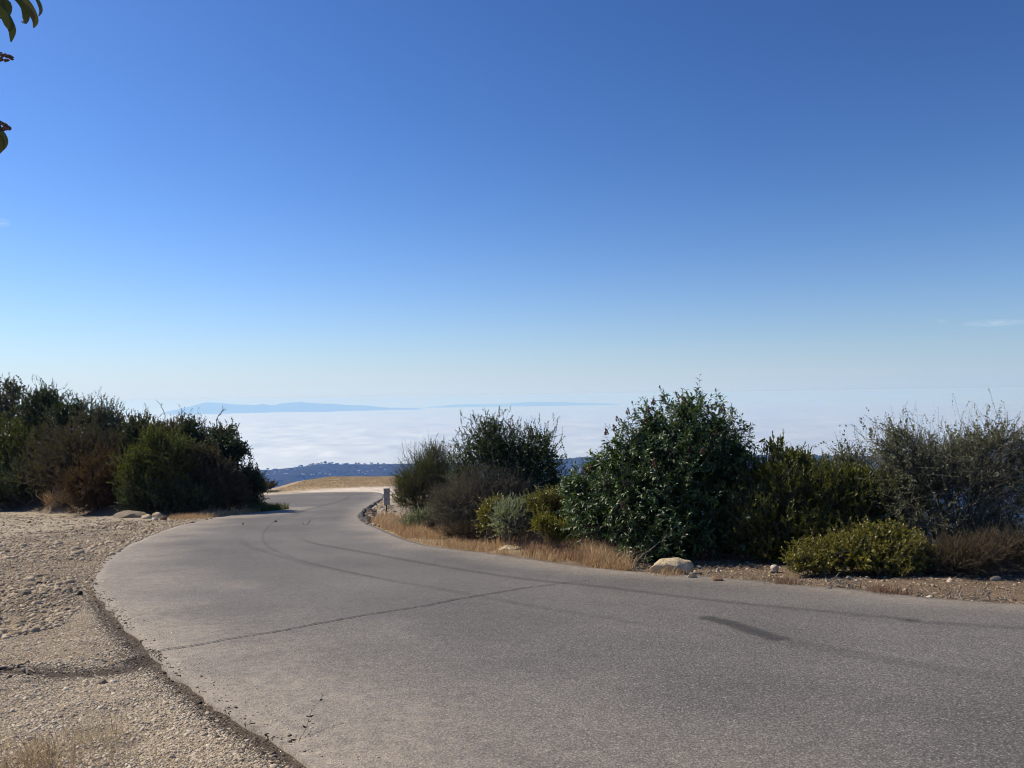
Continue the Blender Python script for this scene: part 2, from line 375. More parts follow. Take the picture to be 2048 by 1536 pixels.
def strip(name, pts, width, cover, mat, n=120, jit=0., wj=0.):
    P = catmull(picks(pts), n); T = np.gradient(P, axis=0); T /= np.linalg.norm(T, axis=1)[:, None] + 1e-9; Nn = np.stack((-T[:, 1], T[:, 0]), -1)
    P = P + Nn * (jit * fbm(np.arange(n) * .35, np.zeros(n), len(name)))[:, None]
    wd = width * (1 + wj * 2 * noise(np.arange(n) * .6, np.zeros(n) + .5, 3))
    u = np.array((-1, -.55, 0, .55, 1.)); cv = np.array((0, .8, 1, .8, 0))
    Q = P[:, None] + Nn[:, None] * (u[None, :, None] * wd[:, None, None] / 2)
    t = np.linspace(0, 1, n); fade = np.minimum(1, np.minimum(t, 1 - t) * 9)
    z = G0(Q[..., 0], Q[..., 1]) + DZ[0]; DZ[0] += .0007
    me = mesh_np(name, np.dstack((Q, z[..., None])).reshape(-1, 3), grid_faces(n, 5), mat, {'cover': (cover * fade[:, None] * cv[None]).ravel()})
    return link(name, me, road)
strip('tyre_mark', [(590, 1074), (622, 1087), (667, 1096), (757, 1112), (900, 1138), (1050, 1161), (1180, 1174), (1400, 1201), (1600, 1222), (1810, 1242), (2048, 1261), ('w', 13, 3.6)], .22, .34, M_TYRE)
strip('tyre_mark', [(474, 1074), (494, 1092), (537, 1108), (600, 1126), (700, 1148), (820, 1170), (960, 1196), (1100, 1222), (1300, 1250)], .22, .2, M_TYRE)
strip('tyre_mark', [(665, 1004), (640, 1012), (600, 1024), (566, 1034), (540, 1052), (526, 1070), (530, 1088), (548, 1102), (590, 1119), (640, 1133), (750, 1158), (830, 1174)], .10, .22, M_TYRE)
strip('tyre_mark', [(1556, 1283), (1640, 1300), (1760, 1322), (1900, 1345), (2048, 1368)], .34, .2, M_TYRE)
strip('tyre_mark', [(1190, 1236), (1270, 1250), (1370, 1262), (1470, 1280)], .2, .12, M_TYRE)
strip('tyre_mark', [(700, 992), (690, 1000), (655, 1010), (610, 1022), (580, 1036)], .4, .25, M_TYRE)
strip('stain', [(1393, 1237), (1420, 1241), (1460, 1251), (1510, 1268), (1545, 1279), (1575, 1286)],  .27, .5, M_DARKPATCH, 60, 0, .25)  # elongated darker patch laid over the asphalt
strip('crack', [(294, 1313), (320, 1306), (380, 1297), (460, 1282), (560, 1266), (680, 1243), (780, 1226), (850, 1215), (920, 1201), (1010, 1186), (1050, 1179), (1110, 1172)], .019, 6.0, M_CRACK, 300, .025, .3)
strip('crack', [(1090, 1174), (1130, 1169), (1185, 1164)], .02, .8, M_CRACK, 60, .03, .4)
strip('crack', [(383, 1052), (440, 1052.5), (500, 1052), (548, 1051)], .05, .7, M_CRACK, 60, .02, .3)
strip('crack', [(690, 1047), (720, 1047), (745, 1049)], .05, .5, M_CRACK, 40, .02, .3)
strip('crack', [(604, 1046), (612, 1052), (622, 1040)], .05, .5, M_CRACK, 40, .02, .3)

# asphalt kerb along the drain on the outer bend
def tube(P, r, k=6, cap=True):
    P = np.asarray(P, float); n = len(P); r = np.broadcast_to(np.asarray(r, float), (n,))
    T = np.gradient(P, axis=0); T /= np.linalg.norm(T, axis=1)[:, None] + 1e-12
    ref = np.where(np.abs(T[:, 2:3]) > .9, np.array([[1., 0, 0]]), np.array([[0, 0, 1.]]))
    A = np.cross(T, ref); A /= np.linalg.norm(A, axis=1)[:, None] + 1e-12; B = np.cross(T, A)
    a = np.arange(k) * 2 * np.pi / k
    V = P[:, None] + r[:, None, None] * (np.cos(a)[None, :, None] * A[:, None] + np.sin(a)[None, :, None] * B[:, None])
    i = np.arange(n - 1)[:, None] * k; j = np.arange(k)[None]
    F = np.stack((i + j, i + (j + 1) % k, i + k + (j + 1) % k, i + k + j), -1).reshape(-1, 4)
    return V.reshape(-1, 3), F
def join(parts):
    Vs, Fs, o = [], [], 0
    for V, F in parts: Vs.append(V); Fs.append(F + o); o += len(V)
    return np.vstack(Vs), np.vstack(Fs)
KP = catmull(picks([(733, 1047), (722, 1038), (722, 1029), (738, 1015), (753, 1006), (763, 1000)]), 60)
T = np.gradient(KP, axis=0); T /= np.linalg.norm(T, axis=1)[:, None]; Nn = np.stack((T[:, 1], -T[:, 0]), -1)
prof = np.array(((-.04, -.05), (-.01, .07), (.05, .10), (.12, .07), (.2, -.3)))
kx = KP[:, None] + Nn[:, None] * (prof[None, :, :1] + .07 * noise(np.arange(60) * .8, np.zeros(60), 2)[:, None, None])
kz = G0(KP[:, 0], KP[:, 1])[:, None] + prof[None, :, 1] * (1 + 1.1 * noise(np.arange(60) * .7, np.zeros(60) + 3, 2)[:, None])
M_TAR = plain_mat('crumbled_tar', (.035, .033, .032), (.075, .07, .066), 9, .85, .3, .03)
link('kerb', mesh_np('kerb', np.dstack((kx, kz[..., None])).reshape(-1, 3), grid_faces(60, 5), M_TAR), kind='structure')

# ------------------------------------------------------------------ far country: ridge, fog, islands (with the curve of the Earth)
RE = 6371000.0
def crest(az):
    pts = np.array([(-2600, 952), (-800, 950), (300, 947), (440, 944), (520, 940.5), (560, 938), (600, 934), (622, 930), (650, 927.5), (700, 929), (770, 928), (900, 926), (1050, 922), (1130, 917), (1210, 911),
                    (1400, 909), (1600, 911), (1650, 911), (1760, 913), (1850, 904), (2000, 886), (2100, 876), (3000, 880), (5000, 890)])
    pts = np.array([(math.atan2(d[0], d[1]), d[2] / math.hypot(d[0], d[1])) for d in (ray(*p) for p in pts)])
    return np.interp(az, pts[:, 0], pts[:, 1])
AZF = np.linspace(R(-60), R(60), 560)
slope = crest(AZF); RC = (-505 - EYE) / slope
t = np.concatenate((np.linspace(.1, .8, 40), np.linspace(.8, 1.0, 46)[1:], np.linspace(1.0, 1.16, 16)[1:]))
a, tt = np.meshgrid(AZF, t, indexing='ij'); r = tt * RC[:, None]
x, y = r * np.sin(a), r * np.cos(a)
zc = -505 + 5 * fbm(a * 90, a * 0, 61)
front = np.where(tt < 1, -505 - 330 * (1 - sstep(.45, 1.0, tt)) - 40 * (1 - tt), -505 - 2600 * (tt - 1) ** 1.0)
z = front + (zc + 505) * np.exp(-((tt - 1) / .03) ** 2) + (35 * fbm(x / 700, y / 700, 71) + 16 * fbm(x / 190, y / 190, 72)) * sstep(1.0, .93, tt)
z = np.where(tt < .14, np.maximum(z, -860), z)
m_hill, nt, b = material('wooded_hillside', .95, .05)
n = noise_tex(nt, .012, 6, .65); n2 = noise_tex(nt, .0022, 5, .6)
c = mixc(nt, .6, ramp(nt, n, [(.35, (.010, .014, .008)), (.65, (.034, .036, .022))]), ramp(nt, n2, [(.3, (.015, .02, .01)), (.72, (.055, .048, .03))]))
nt.links.new(c, b.inputs['Base Color'])
VH = np.stack((x, y, z), -1)
link('far_hills', mesh_np('far_hills', VH.reshape(-1, 3), grid_faces(*x.shape)[:, ::-1], m_hill, None, True), kind='structure')
def hill_point(az, tq):
    i = np.clip(np.interp(az, AZF, np.arange(len(AZF))), 0, len(AZF) - 1.001); j = np.clip(np.interp(tq, t, np.arange(len(t))), 0, len(t) - 1.001)
    i0, j0 = int(i), int(j); fi, fj = i - i0, j - j0
    return (VH[i0, j0] * (1 - fi) * (1 - fj) + VH[i0 + 1, j0] * fi * (1 - fj) + VH[i0, j0 + 1] * (1 - fi) * fj + VH[i0 + 1, j0 + 1] * fi * fj)

# fog bank below
ICO = None
rf = np.zeros(420)
AZG = np.linspace(R(-47), R(47), 280)
a, rq = np.meshgrid(AZG, rf, indexing='ij'); RC2 = np.interp(AZG, AZF, RC)[:, None]
k = np.linspace(0, 1, len(rf))[None]
rq = RC2 * 1.012 * (95000 / (RC2 * 1.012)) ** k
x, y = rq * np.sin(a), rq * np.cos(a)
am = sstep(0, 1500, rq - RC2)
wx = x + 600 * fbm(x / 4000, y / 4000, 90)
z = -517 - (x * x + y * y) / (2 * RE) + am * np.exp(-np.maximum(rq - 24000, 0) / 14000) * (64 * fbm(wx / 2600, y / 900, 81, 5) + 40 * fbm(x / 9000, y / 4000, 82, 3)) + am * np.exp(-np.maximum(rq - 18000, 0) / 10000) * (28 * fbm(x / 900 + .3 * fbm(y / 900, x / 900, 86), y / 1000, 83, 3) + 36 * fbm(x / 520 + .4 * fbm(y / 700, x / 700, 88, 2), y / 560, 89, 3)) - 16 * (1 - am) 
m_fog, nt, b = material('fog_top', .8, 0.6); b.inputs['Base Color'].default_value = (.49, .60, .73, 1)
gl = N(nt, 'ShaderNodeBsdfGlossy', i_Roughness=.7); gl.inputs['Color'].default_value = (.86, .93, 1, 1)   # droplets scatter forwards
mx = N(nt, 'ShaderNodeMixShader', i_0=.42); nt.links.new(b.outputs[0], mx.inputs[1]); nt.links.new(gl.outputs[0], mx.inputs[2]); nt.links.new(mx.outputs[0], nt.nodes['Material Output'].inputs[0])
link('sea_of_fog', mesh_np('sea_of_fog', np.stack((x, y, z), -1).reshape(-1, 3), grid_faces(*x.shape)[:, ::-1], m_fog, None, True), kind='structure')

m_isle, nt, b = material('island_slopes', .95, .05); n = noise_tex(nt, .0006, 5, .6)
nt.links.new(ramp(nt, n, [(.3, (.10, .075, .055)), (.7, (.19, .14, .095))]), b.inputs['Base Color'])
def island(pts, dist, name):
    pts = np.array(pts, float); xs = np.linspace(pts[0, 0], pts[-1, 0], 260); ys = np.interp(xs, pts[:, 0], pts[:, 1])
    ys = ys + .5 * fbm(xs / 14, xs * 0, 95) * np.minimum(1, np.minimum(xs - xs[0], xs[-1] - xs) / 40)
    depth = np.linspace(-4200, 5200, 36); V = np.zeros((260, 36, 3))
    for i, (px, py) in enumerate(zip(xs, ys)):
        d = ray(px, py); hl = math.hypot(d[0], d[1]); top = EYE + d[2] / hl * dist
        low = -517 - dist ** 2 / (2 * RE) - 160
        for j, q in enumerate(depth):
            rr_ = dist + q; e = max(0, 1 - abs(q) / 5300) ** 1.15
            e *= 1 - .35 * abs(float(fbm(np.array([px / 22.]), np.array([q / 900.]), 97)[0])) * min(1, abs(q) / 700)
            V[i, j] = (d[0] / hl * rr_, d[1] / hl * rr_, low + (top - low) * e)
    link(name, mesh_np(name, V.reshape(-1, 3), grid_faces(260, 36), m_isle, None, True), kind='structure')
island([(330, 824), (385, 811), (400, 806.5), (413, 803.5), (430, 804), (468, 808), (500, 808.5), (512, 809), (523, 807), (535, 808.5), (545, 810), (565, 806), (602, 803), (612, 805), (622, 805), (634, 805.5), (650, 806.5), (680, 808), (710, 810), (730, 810.5),
        (755, 813), (778, 815.3), (800, 815), (835, 816.2), (860, 819), (885, 824)], 38500, 'island_hills')
island([(826, 819), (852, 814.5), (885, 811.5), (910, 808.8), (940, 807.8), (985, 808), (1030, 806), (1058, 803.8), (1090, 803.4), (1120, 803.6), (1150, 805), (1185, 805.8), (1225, 807.4), (1275, 814)], 47000, 'island_hills')

# haze: one closed box of thin air
def box_mesh(name, x0, x1, y0, y1, z0, z1, mat=None):
    V = np.array([(x, y, z) for x in (x0, x1) for y in (y0, y1) for z in (z0, z1)], float)
    F = np.array([(0, 1, 3, 2), (4, 6, 7, 5), (0, 4, 5, 1), (2, 3, 7, 6), (0, 2, 6, 4), (1, 5, 7, 3)])
    return mesh_np(name, V, F, mat)
m_haze = bpy.data.materials.new('haze'); m_haze.use_nodes = True; nt = m_haze.node_tree
nt.nodes.remove(nt.nodes['Principled BSDF'])
pv = N(nt, 'ShaderNodeVolumePrincipled'); pv.inputs['Color'].default_value = (.17, .38, .93, 1); pv.inputs['Absorption Color'].default_value = (.83, .82, .6, 1); pv.inputs['Density'].default_value = 1.0e-4; pv.inputs['Anisotropy'].default_value = .2
nt.links.new(pv.outputs[0], nt.nodes['Material Output'].inputs['Volume'])
link('haze', box_mesh('haze', -90000, 90000, -400, 99000, -2200, 9.0, m_haze), kind='stuff')

# ================================================================== things
# ------------------------------------------------------------------ shrubs
def unit(v): return v / (np.linalg.norm(v, axis=-1, keepdims=True) + 1e-12)
def leaf_shape(kind, wdt):
    if kind == 'lance':      # folded, drooping, pointed
        V = [(0, 0, 0), (.32, 0, .0), (.68, 0, -.06), (1, 0, -.26), (.32, wdt, .07), (.68, wdt * .7, .01), (.32, -wdt, .07), (.68, -wdt * .7, .01)]
        F = [(0, 1, 4), (1, 2, 5), (1, 5, 4), (2, 3, 5), (0, 6, 1), (1, 6, 7), (1, 7, 2), (2, 7, 3)]
    elif kind == 'oval':
        V = [(0, 0, 0), (.45, wdt, .06), (.5, 0, 0), (.45, -wdt, .06), (1, 0, -.05)]
        F = [(0, 2, 1), (0, 3, 2), (1, 2, 4), (2, 3, 4)]
    elif kind == 'diamond':
        V = [(0, 0, 0), (.5, wdt, .08), (1, 0, 0), (.5, -wdt, .08)]
        F = [(0, 2, 1), (0, 3, 2)]
    else:                    # needle
        V = [(0, wdt, 0), (0, -wdt, 0), (1, 0, 0)]; F = [(0, 1, 2)]
    return np.array(V, float), np.array(F)
def scatter_leaves(P, X, up, size, tpl):
    TV, TF = tpl
    X = unit(X); Y = unit(np.cross(up, X)); Z = np.cross(X, Y)
    V = P[:, None] + size[:, None, None] * (TV[None, :, 0:1] * X[:, None] + TV[None, :, 1:2] * Y[:, None] + TV[None, :, 2:3] * Z[:, None])
    F = TF[None] + (np.arange(len(P)) * len(TV))[:, None, None]
    return V.reshape(-1, 3), F.reshape(-1, 3)
def prisms(A, B, r0, r1):
    """Three-sided tapering twigs, one per row."""
    n = len(A); D = unit(B - A); ref = np.where(np.abs(D[:, 2:3]) > .9, np.array([[1., 0, 0]]), np.array([[0, 0, 1.]]))
    U = unit(np.cross(D, ref)); W = np.cross(D, U); V = np.zeros((n, 6, 3))
    for k in range(3):
        o = math.cos(k * 2.094) * U + math.sin(k * 2.094) * W
        V[:, k] = A + o * np.reshape(r0, (-1, 1)); V[:, k + 3] = B + o * np.reshape(r1, (-1, 1))
    T = np.array([(0, 1, 4, 3), (1, 2, 5, 4), (2, 0, 3, 5)])
    return V.reshape(-1, 3), (T[None] + (np.arange(n) * 6)[:, None, None]).reshape(-1, 4)

SP = {}
def species(name, **k): SP[name] = k
species('sumac', leaf='lance', wd=.19, size=.102, n=9, L=.25, up=.55, droop=.35, angle=1.0,
        mat=leaf_mat('sumac_leaf', (0.036, 0.063, 0.023), (0.081, 0.128, 0.039), (0.164, 0.197, 0.065), 0.4, 0.45, .22), bark=M_BARK)
species('oak', leaf='diamond', wd=.34, size=.046, n=13, L=.22, up=.6, droop=0, angle=.9,
        mat=leaf_mat('oak_leaf', (0.037, 0.058, 0.024), (0.076, 0.110, 0.037), (0.134, 0.168, 0.059), 0.55, 0.28, .2), bark=M_BARK)
species('toyon', leaf='oval', wd=.17, size=.064, n=12, L=.2, up=.9, droop=-.3, angle=.65,
        mat=leaf_mat('toyon_leaf', (.07, .082, .02), (.14, .15, .034), (.26, .19, .075), 0.42, 0.4, .25), bark=M_BARK)
species('lemonade', leaf='oval', wd=.34, size=.042, n=11, L=.16, up=.7, droop=0, angle=.9,
        mat=leaf_mat('glossy_leaf', (.12, .115, .022), (.23, .205, .04), (.38, .29, .10), 0.4, 0.45, .25), bark=M_BARK)
species('mahogany', leaf='diamond', wd=.3, size=.034, n=15, L=.3, up=.45, droop=0, angle=1.0,
        mat=leaf_mat('grey_leaf', (0.103, 0.107, 0.070), (0.207, 0.207, 0.135), (0.352, 0.342, 0.248), 0.65, 0.25, .2), bark=M_BARK)
species('chamise', leaf='needle', wd=.085, size=.030, n=34, L=.28, up=.75, droop=0, angle=.6,
        mat=leaf_mat('needle_leaf', (0.078, 0.089, 0.038), (0.151, 0.151, 0.071), (0.253, 0.215, 0.107), 0.7, 0.2, .2), bark=M_BARK)
species('greytwig', leaf='needle', wd=.075, size=.04, n=26, L=.24, up=.45, droop=0, angle=.9,
        mat=leaf_mat('dull_twig_leaf', (0.104, 0.090, 0.068), (0.188, 0.159, 0.115), (0.282, 0.244, 0.188), 0.8, 0.15, .12), bark=plain_mat('grey_twig', (.13, .115, .10), (.2, .18, .155), 30))
species('sage', leaf='diamond', wd=.17, size=.055, n=14, L=.22, up=.9, droop=-.2, angle=.6,
        mat=leaf_mat('silver_leaf', (0.216, 0.237, 0.179), (0.359, 0.389, 0.309), (0.517, 0.532, 0.446), .6, .35, .2), bark=M_BARK)
species('lime', leaf='oval', wd=.28, size=.036, n=13, L=.2, up=.8, droop=0, angle=.8,
        mat=leaf_mat('lime_leaf', (0.128, 0.128, 0.018), (0.240, 0.217, 0.030), (0.375, 0.300, 0.060), 0.5, 0.3, .3), bark=M_BARK)
species('dead', leaf='needle', wd=.09, size=.028, n=26, L=.22, up=.55, droop=0, angle=.9,
        mat=leaf_mat('withered_leaf', (.065, .058, .03), (.115, .092, .045), (.20, .125, .07), .8, .2, .12, (1.2, 1, .6)), bark=plain_mat('withered_twig', (.16, .11, .08), (.24, .18, .13), 30))
species('far_dark', leaf='diamond', wd=.3, size=.095, n=13, L=.36, up=.8, droop=0, angle=.8,
        mat=leaf_mat('dark_scrub_leaf', (0.043, 0.058, 0.029), (0.086, 0.104, 0.047), (0.144, 0.154, 0.072), 0.7, 0.2, .15), bark=M_BARK)
species('far_grey', leaf='diamond', wd=.3, size=.095, n=13, L=.36, up=.8, droop=0, angle=.75,
        mat=leaf_mat('grey_scrub_leaf', (0.078, 0.078, 0.056), (0.143, 0.133, 0.091), (0.216, 0.194, 0.129), 0.75, 0.2, .15), bark=M_BARK)
species('far_olive', leaf='diamond', wd=.3, size=.095, n=13, L=.36, up=.75, droop=0, angle=.8,
        mat=leaf_mat('olive_scrub_leaf', (0.068, 0.082, 0.026), (0.138, 0.145, 0.042), (0.211, 0.203, 0.073), 0.7, 0.2, .2), bark=M_BARK)
species('far_brown', leaf='diamond', wd=.2, size=.10, n=15, L=.34, up=.75, droop=0, angle=.75,
        mat=leaf_mat('brown_scrub_leaf', (0.074, 0.064, 0.046), (0.122, 0.098, 0.066), (0.173, 0.130, 0.086), 0.8, 0.15, .15), bark=M_BARK)
species('far_rust', leaf='diamond', wd=.18, size=.09, n=16, L=.3, up=.8, droop=0, angle=.7,
        mat=leaf_mat('rust_scrub_leaf', (0.086, 0.057, 0.032), (0.149, 0.092, 0.048), (0.184, 0.121, 0.069), 0.8, 0.15, .15), bark=M_BARK)
species('far_round', leaf='oval', wd=.46, size=.10, n=8, L=.32, up=.5, droop=0, angle=.9,
        mat=leaf_mat('round_leaf', (0.023, 0.039, 0.018), (0.046, 0.068, 0.029), (0.078, 0.098, 0.039), 0.5, 0.3, .18), bark=M_BARK)
species('blond', leaf='needle', wd=.045, size=.10, n=20, L=.5, up=1.4, droop=0, angle=.45, mat=M_STRAW, bark=plain_mat('dry_stem', (.4, .28, .14), (.3, .2, .1), 30))

def shrub(name, label, spn, basepx, Y, lobes, shoots, K=26, seed=0, cat='shrub', group=None, sprigs=0, twigs=1.0, stems=7, panicles=0, tight=.2, sprig_len=1.7, size=1.0, single=0, lower=0):
    """lobes: (px, py, rx, ry, dy, rdepth): a centre in the photo's pixels with its depth offset, radii in pixels, depth radius in metres."""
    g = np.random.default_rng(seed + 100); s = SP[spn]
    bx = at_depth(basepx, 1000, Y)[0]; bz = gz(bx, Y) - .04
    lb = []
    for px, py, rx, ry, dy, rd_ in lobes:
        c = at_depth(px, py + lower, Y + dy); k = (Y + dy) / FPX; q = s['L'] * size * (.62 if Y < 28 else .3); r_ = np.array((rx * k, rd_, ry * k))
        lb.append((c - np.array((0, 0, .35 * min(q, r_[2]))), np.maximum(r_ - q, .42 * r_)))
    wts = np.array([r[0] * r[2] ** .8 for _, r in lb]) ; wts = wts / wts.sum()
    # clump centres
    ci = []
    for (c, r), wt in zip(lb, wts):
        k = max(3, int(round(K * wt * len(lb) / len(lb))))
        d = unit(g.normal(size=(k, 3))); d[:, 2] = np.where(d[:, 2] < -.75, -d[:, 2], d[:, 2])
        f = 1 - .6 * g.random(k) ** 1.8
        ci.append(np.hstack((c + d * r * f[:, None], np.tile(c, (k, 1)), np.full((k, 1), r.mean()))))
    ci = np.vstack(ci); cc, oc, rc = ci[:, :3], ci[:, 3:6], ci[:, 6]
    # shoots
    w_ = np.maximum(rc, .12); idx = g.choice(len(cc), shoots, p=w_ / w_.sum())
    st = cc[idx] + np.clip(g.normal(size=(shoots, 3)), -1.5, 1.5) * (tight * np.maximum(rc[idx], .25) * 1.5)[:, None]
    core = g.random(shoots) < .3; li = g.choice(len(lb), shoots, p=wts)
    cen = np.array([c for c, _ in lb]); rad = np.array([r for _, r in lb])
    inner = cen[li] + unit(g.normal(size=(shoots, 3))) * rad[li] * (.72 * g.random(shoots) ** .5)[:, None]
    st = np.where(core[:, None], inner, st)
    L = s['L'] * size * (.55 + .9 * g.random(shoots))
    d = unit(unit(st - oc[idx]) * .6 + np.array((0, 0, s['up'])) + g.normal(size=(shoots, 3)) * .5)
    sprigs = sprigs // 2
    if sprigs:
        top = np.argsort(-(st[:, 2] - oc[idx][:, 2]) / rc[idx] + .5 * g.random(shoots))[:sprigs * 3]; top = g.choice(top, sprigs, replace=False)
        L[top] *= sprig_len; d[top] = unit(d[top] + np.array((0, 0, .45)))
    en = st + d * L[:, None]
    ok = (np.minimum(st[:, 2], en[:, 2]) > G(st[:, 0], st[:, 1]) + .02)
    st, en, d, L, core = st[ok], en[ok], d[ok], L[ok], core[ok]; m = len(st)
    bend = g.normal(size=(m, 3)) * .12 * L[:, None]
    # leaves along each shoot
    n = s['n']; t = (np.arange(n)[None] + g.random((m, n))) / n; t = .08 + .92 * t
    P = st[:, None] + (en - st)[:, None] * t[..., None] + bend[:, None] * (4 * t * (1 - t))[..., None]
    ref = np.where(np.abs(d[:, 2:3]) > .9, np.array([[1., 0, 0]]), np.array([[0, 0, 1.]])); U = unit(np.cross(d, ref)); W = np.cross(d, U)
    ph = np.arange(n)[None] * 2.4 + g.random((m, 1)) * 6.3 + g.normal(size=(m, n)) * .5
    perp = np.cos(ph)[..., None] * U[:, None] + np.sin(ph)[..., None] * W[:, None]
    an = s['angle'] * (1 - .45 * t) + g.normal(size=(m, n)) * .2
    X = np.cos(an)[..., None] * d[:, None] + np.sin(an)[..., None] * perp; X[..., 2] -= s['droop'] * (1 - .5 * t)
    up = d[:, None] * .8 + g.normal(size=(m, n, 3)) * .35 + np.array((0, 0, .5))
    sz = s['size'] * size * (.65 + .6 * g.random((m, n))) * (1 - .35 * t ** 3) * np.where(core, 1.7, 1.0)[:, None]
    Pf, Xf, Uf, Sf = P.reshape(-1, 3), X.reshape(-1, 3), up.reshape(-1, 3), sz.ravel()
    tone = np.clip(.38 + .22 * g.normal(size=m * n) + .12 * g.normal(size=(m, 1)).repeat(n, 1).ravel() + .12 * (t.ravel() - .5), 0, 1)
    tpl = leaf_shape(s['leaf'], s['wd']); one = np.zeros(m * n, bool)
    if single:                        # the leaves that face the road are pieces of their own
        sc_ = Pf[:, 1] - .6 * Sf / s['size'] * .3 + .35 * g.random(m * n); sc_[np.repeat(core, n)] += 50
        one[np.argsort(sc_)[:single]] = True
    kp = ~one; V, F = scatter_leaves(Pf[kp], Xf[kp], Uf[kp], Sf[kp], tpl); allt = tone; tone = np.repeat(tone[kp], len(tpl[0]))
    o = root(name, label, cat, (bx, Y, bz), group); off = np.array((bx, Y, bz))
    link('foliage', mesh_np('foliage', V - off, F, s['mat'], {'tone': tone}), o, kind='stuff')
    if single:
        var = [mesh_np('leaf', tpl[0], tpl[1], s['mat'], {'tone': np.full(len(tpl[0]), q)}) for q in (.12, .3, .45, .6, .85)]
        for i in np.flatnonzero(one):
            Xi = unit(Xf[i]); Yi = unit(np.cross(Uf[i], Xi)); Zi = np.cross(Xi, Yi); q = link('leaf', var[min(int(allt[i] * 5), 4)], o)
            M = np.eye(4); M[:3, 0], M[:3, 1], M[:3, 2] = Xi * Sf[i], Yi * Sf[i], Zi * Sf[i]; M[:3, 3] = Pf[i] - off; q.matrix_local = Matrix(M.tolist())
    # stems and branches
    parts = []; tgt = cc[g.choice(len(cc), stems, replace=len(cc) < stems)]; nodes = []
    k = 9; tt_ = np.linspace(0, 1, k)[:, None]
    hgt = max(c[2] + r[2] for c, r in lb) - bz
    for q in tgt:
        b0 = off + np.array((g.normal() * .12, g.normal() * .12, -.05)); mid = b0 * .5 + q * .5 + np.array((0, 0, .18 * hgt)) + g.normal(size=3) * .08 * hgt; mid[:2] = .62 * b0[:2] + .38 * q[:2]
        Pc = b0 * (1 - tt_) ** 2 + mid * 2 * tt_ * (1 - tt_) + q * tt_ ** 2 + g.normal(size=(k, 3)) * .02 * hgt * np.minimum(tt_, 1 - tt_)
        parts.append(tube(Pc, np.linspace(.016, .004, k) * max(hgt, .4), 5)); nodes.append(Pc)
    nd = np.vstack([q[3:] for q in nodes])
    for q in cc:
        a_ = nd[np.argmin(np.linalg.norm(nd - q, axis=1) + (nd[:, 2] > q[2]) * .5)]; md = (a_ + q) / 2 + g.normal(size=3) * .06
        t5 = np.linspace(0, 1, 4)[:, None]
        parts.append(tube(a_ * (1 - t5) ** 2 + md * 2 * t5 * (1 - t5) + q * t5 ** 2, np.linspace(.0045, .002, 4) * max(hgt, .6), 3))
    if twigs:
        sel = ((g.random(m) < twigs) | (L > s['L'] * size * 1.45)) & ~core; r_ = np.full(sel.sum(), .0032 if Y < 20 else .006)
        parts.append(prisms(st[sel] - d[sel] * (.1 + .4 * (L[sel] > s['L'] * size * 1.45))[:, None], en[sel], r_ * 1.3, r_ * .4))
    Vb, Fb = join(parts); link('branches', mesh_np('branches', Vb - off, Fb, s['bark']), o, kind='stuff')
    return o, off, dict(st=st, en=en, d=d)

M_PANICLE = plain_mat('dry_flower', (.085, .045, .035), (.15, .075, .055), 60, .85, .2)
def panicle_mesh(seed, ln=.11):
    g = np.random.default_rng(seed); parts = []
    for i in range(46):
        t_ = g.random(); rr_ = .034 * (1 - t_) ** .7 + .004; a_ = g.random() * 6.28
        c = np.array((rr_ * math.cos(a_), rr_ * math.sin(a_), t_ * ln)); q = .008 + .005 * g.random()
        V = np.array([(1, 0, 0), (-1, 0, 0), (0, 1, 0), (0, -1, 0), (0, 0, 1.2), (0, 0, -1.2)]) * q * (.8 + .4 * g.random((6, 3))) + c
        parts.append((V, np.array([(0, 2, 4), (2, 1, 4), (1, 3, 4), (3, 0, 4), (2, 0, 5), (1, 2, 5), (3, 1, 5), (0, 3, 5)])))
    V, F = join(parts); return mesh_np('flower_cluster', V, F, M_PANICLE)
PANICLES = [panicle_mesh(k) for k in range(4)]
def add_panicles(o, off, info, pxs, Y0, seed=0, sc_=1.0):
    """seed heads: each sits on the outer shoot nearest to its place in the crown."""
    g = np.random.default_rng(seed); en = info['en']; el = (en - np.array((0, 0, EYE)))
    k = (el @ _f); ex = 1024 + FPX * (el @ _r) / k; ey = 768 - FPX * (el @ _u) / k
    for px, py in pxs:
        py += 18
        i = int(np.argmin((ex - px) ** 2 + (ey - py) ** 2 + (k - Y0 + 1.2) * 120))
        p = link('flower_cluster', PANICLES[int(g.integers(4))], o); p.location = tuple(en[i] - off)
        dv = Vector(unit(info['d'][i] * .6 + np.array((0, 0, .8)) + g.normal(size=3) * .2)); p.rotation_euler = dv.to_track_quat('Z', 'Y').to_euler()
        p.scale = (sc_ * (.8 + .5 * g.random()),) * 3

# ---- right-hand row, along the verge
o, off, info = shrub('sumac_bush', 'tallest bush on the right, dark drooping leaves and brown seed heads, behind the big boulder', 'sumac', 1350, 13.6,
    [(1372, 905, 118, 118, .4, 1.0), (1290, 960, 92, 110, .1, .9), (1452, 960, 70, 80, .3, .8), (1340, 1035, 150, 78, -.2, 1.0), (1430, 1050, 80, 66, 0, .8), (1235, 905, 34, 50, .2, .4), (1370, 808, 44, 34, .4, .4), (1305, 838, 44, 38, .4, .4), (1428, 848, 46, 40, .4, .5), (1285, 890, 84, 62, .3, .7), (1448, 905, 66, 62, .3, .7), (1340, 1095, 130, 34, -.1, .8), (1440, 1100, 70, 34, 0, .8)],
    3800, 150, 1, sprigs=80, stems=9, sprig_len=1.5, single=300, lower=20)
add_panicles(o, off, info, [(1364, 772), (1322, 785), (1306, 790), (1300, 803), (1232, 820), (1203, 850), (1228, 845), (1255, 808), (1372, 790), (1285, 826), (1412, 806), (1437, 808), (1430, 848), (1408, 890), (1375, 905), (1250, 950), (1258, 960), (1245, 995), (1310, 908), (1316, 950)], 13.6, 3)
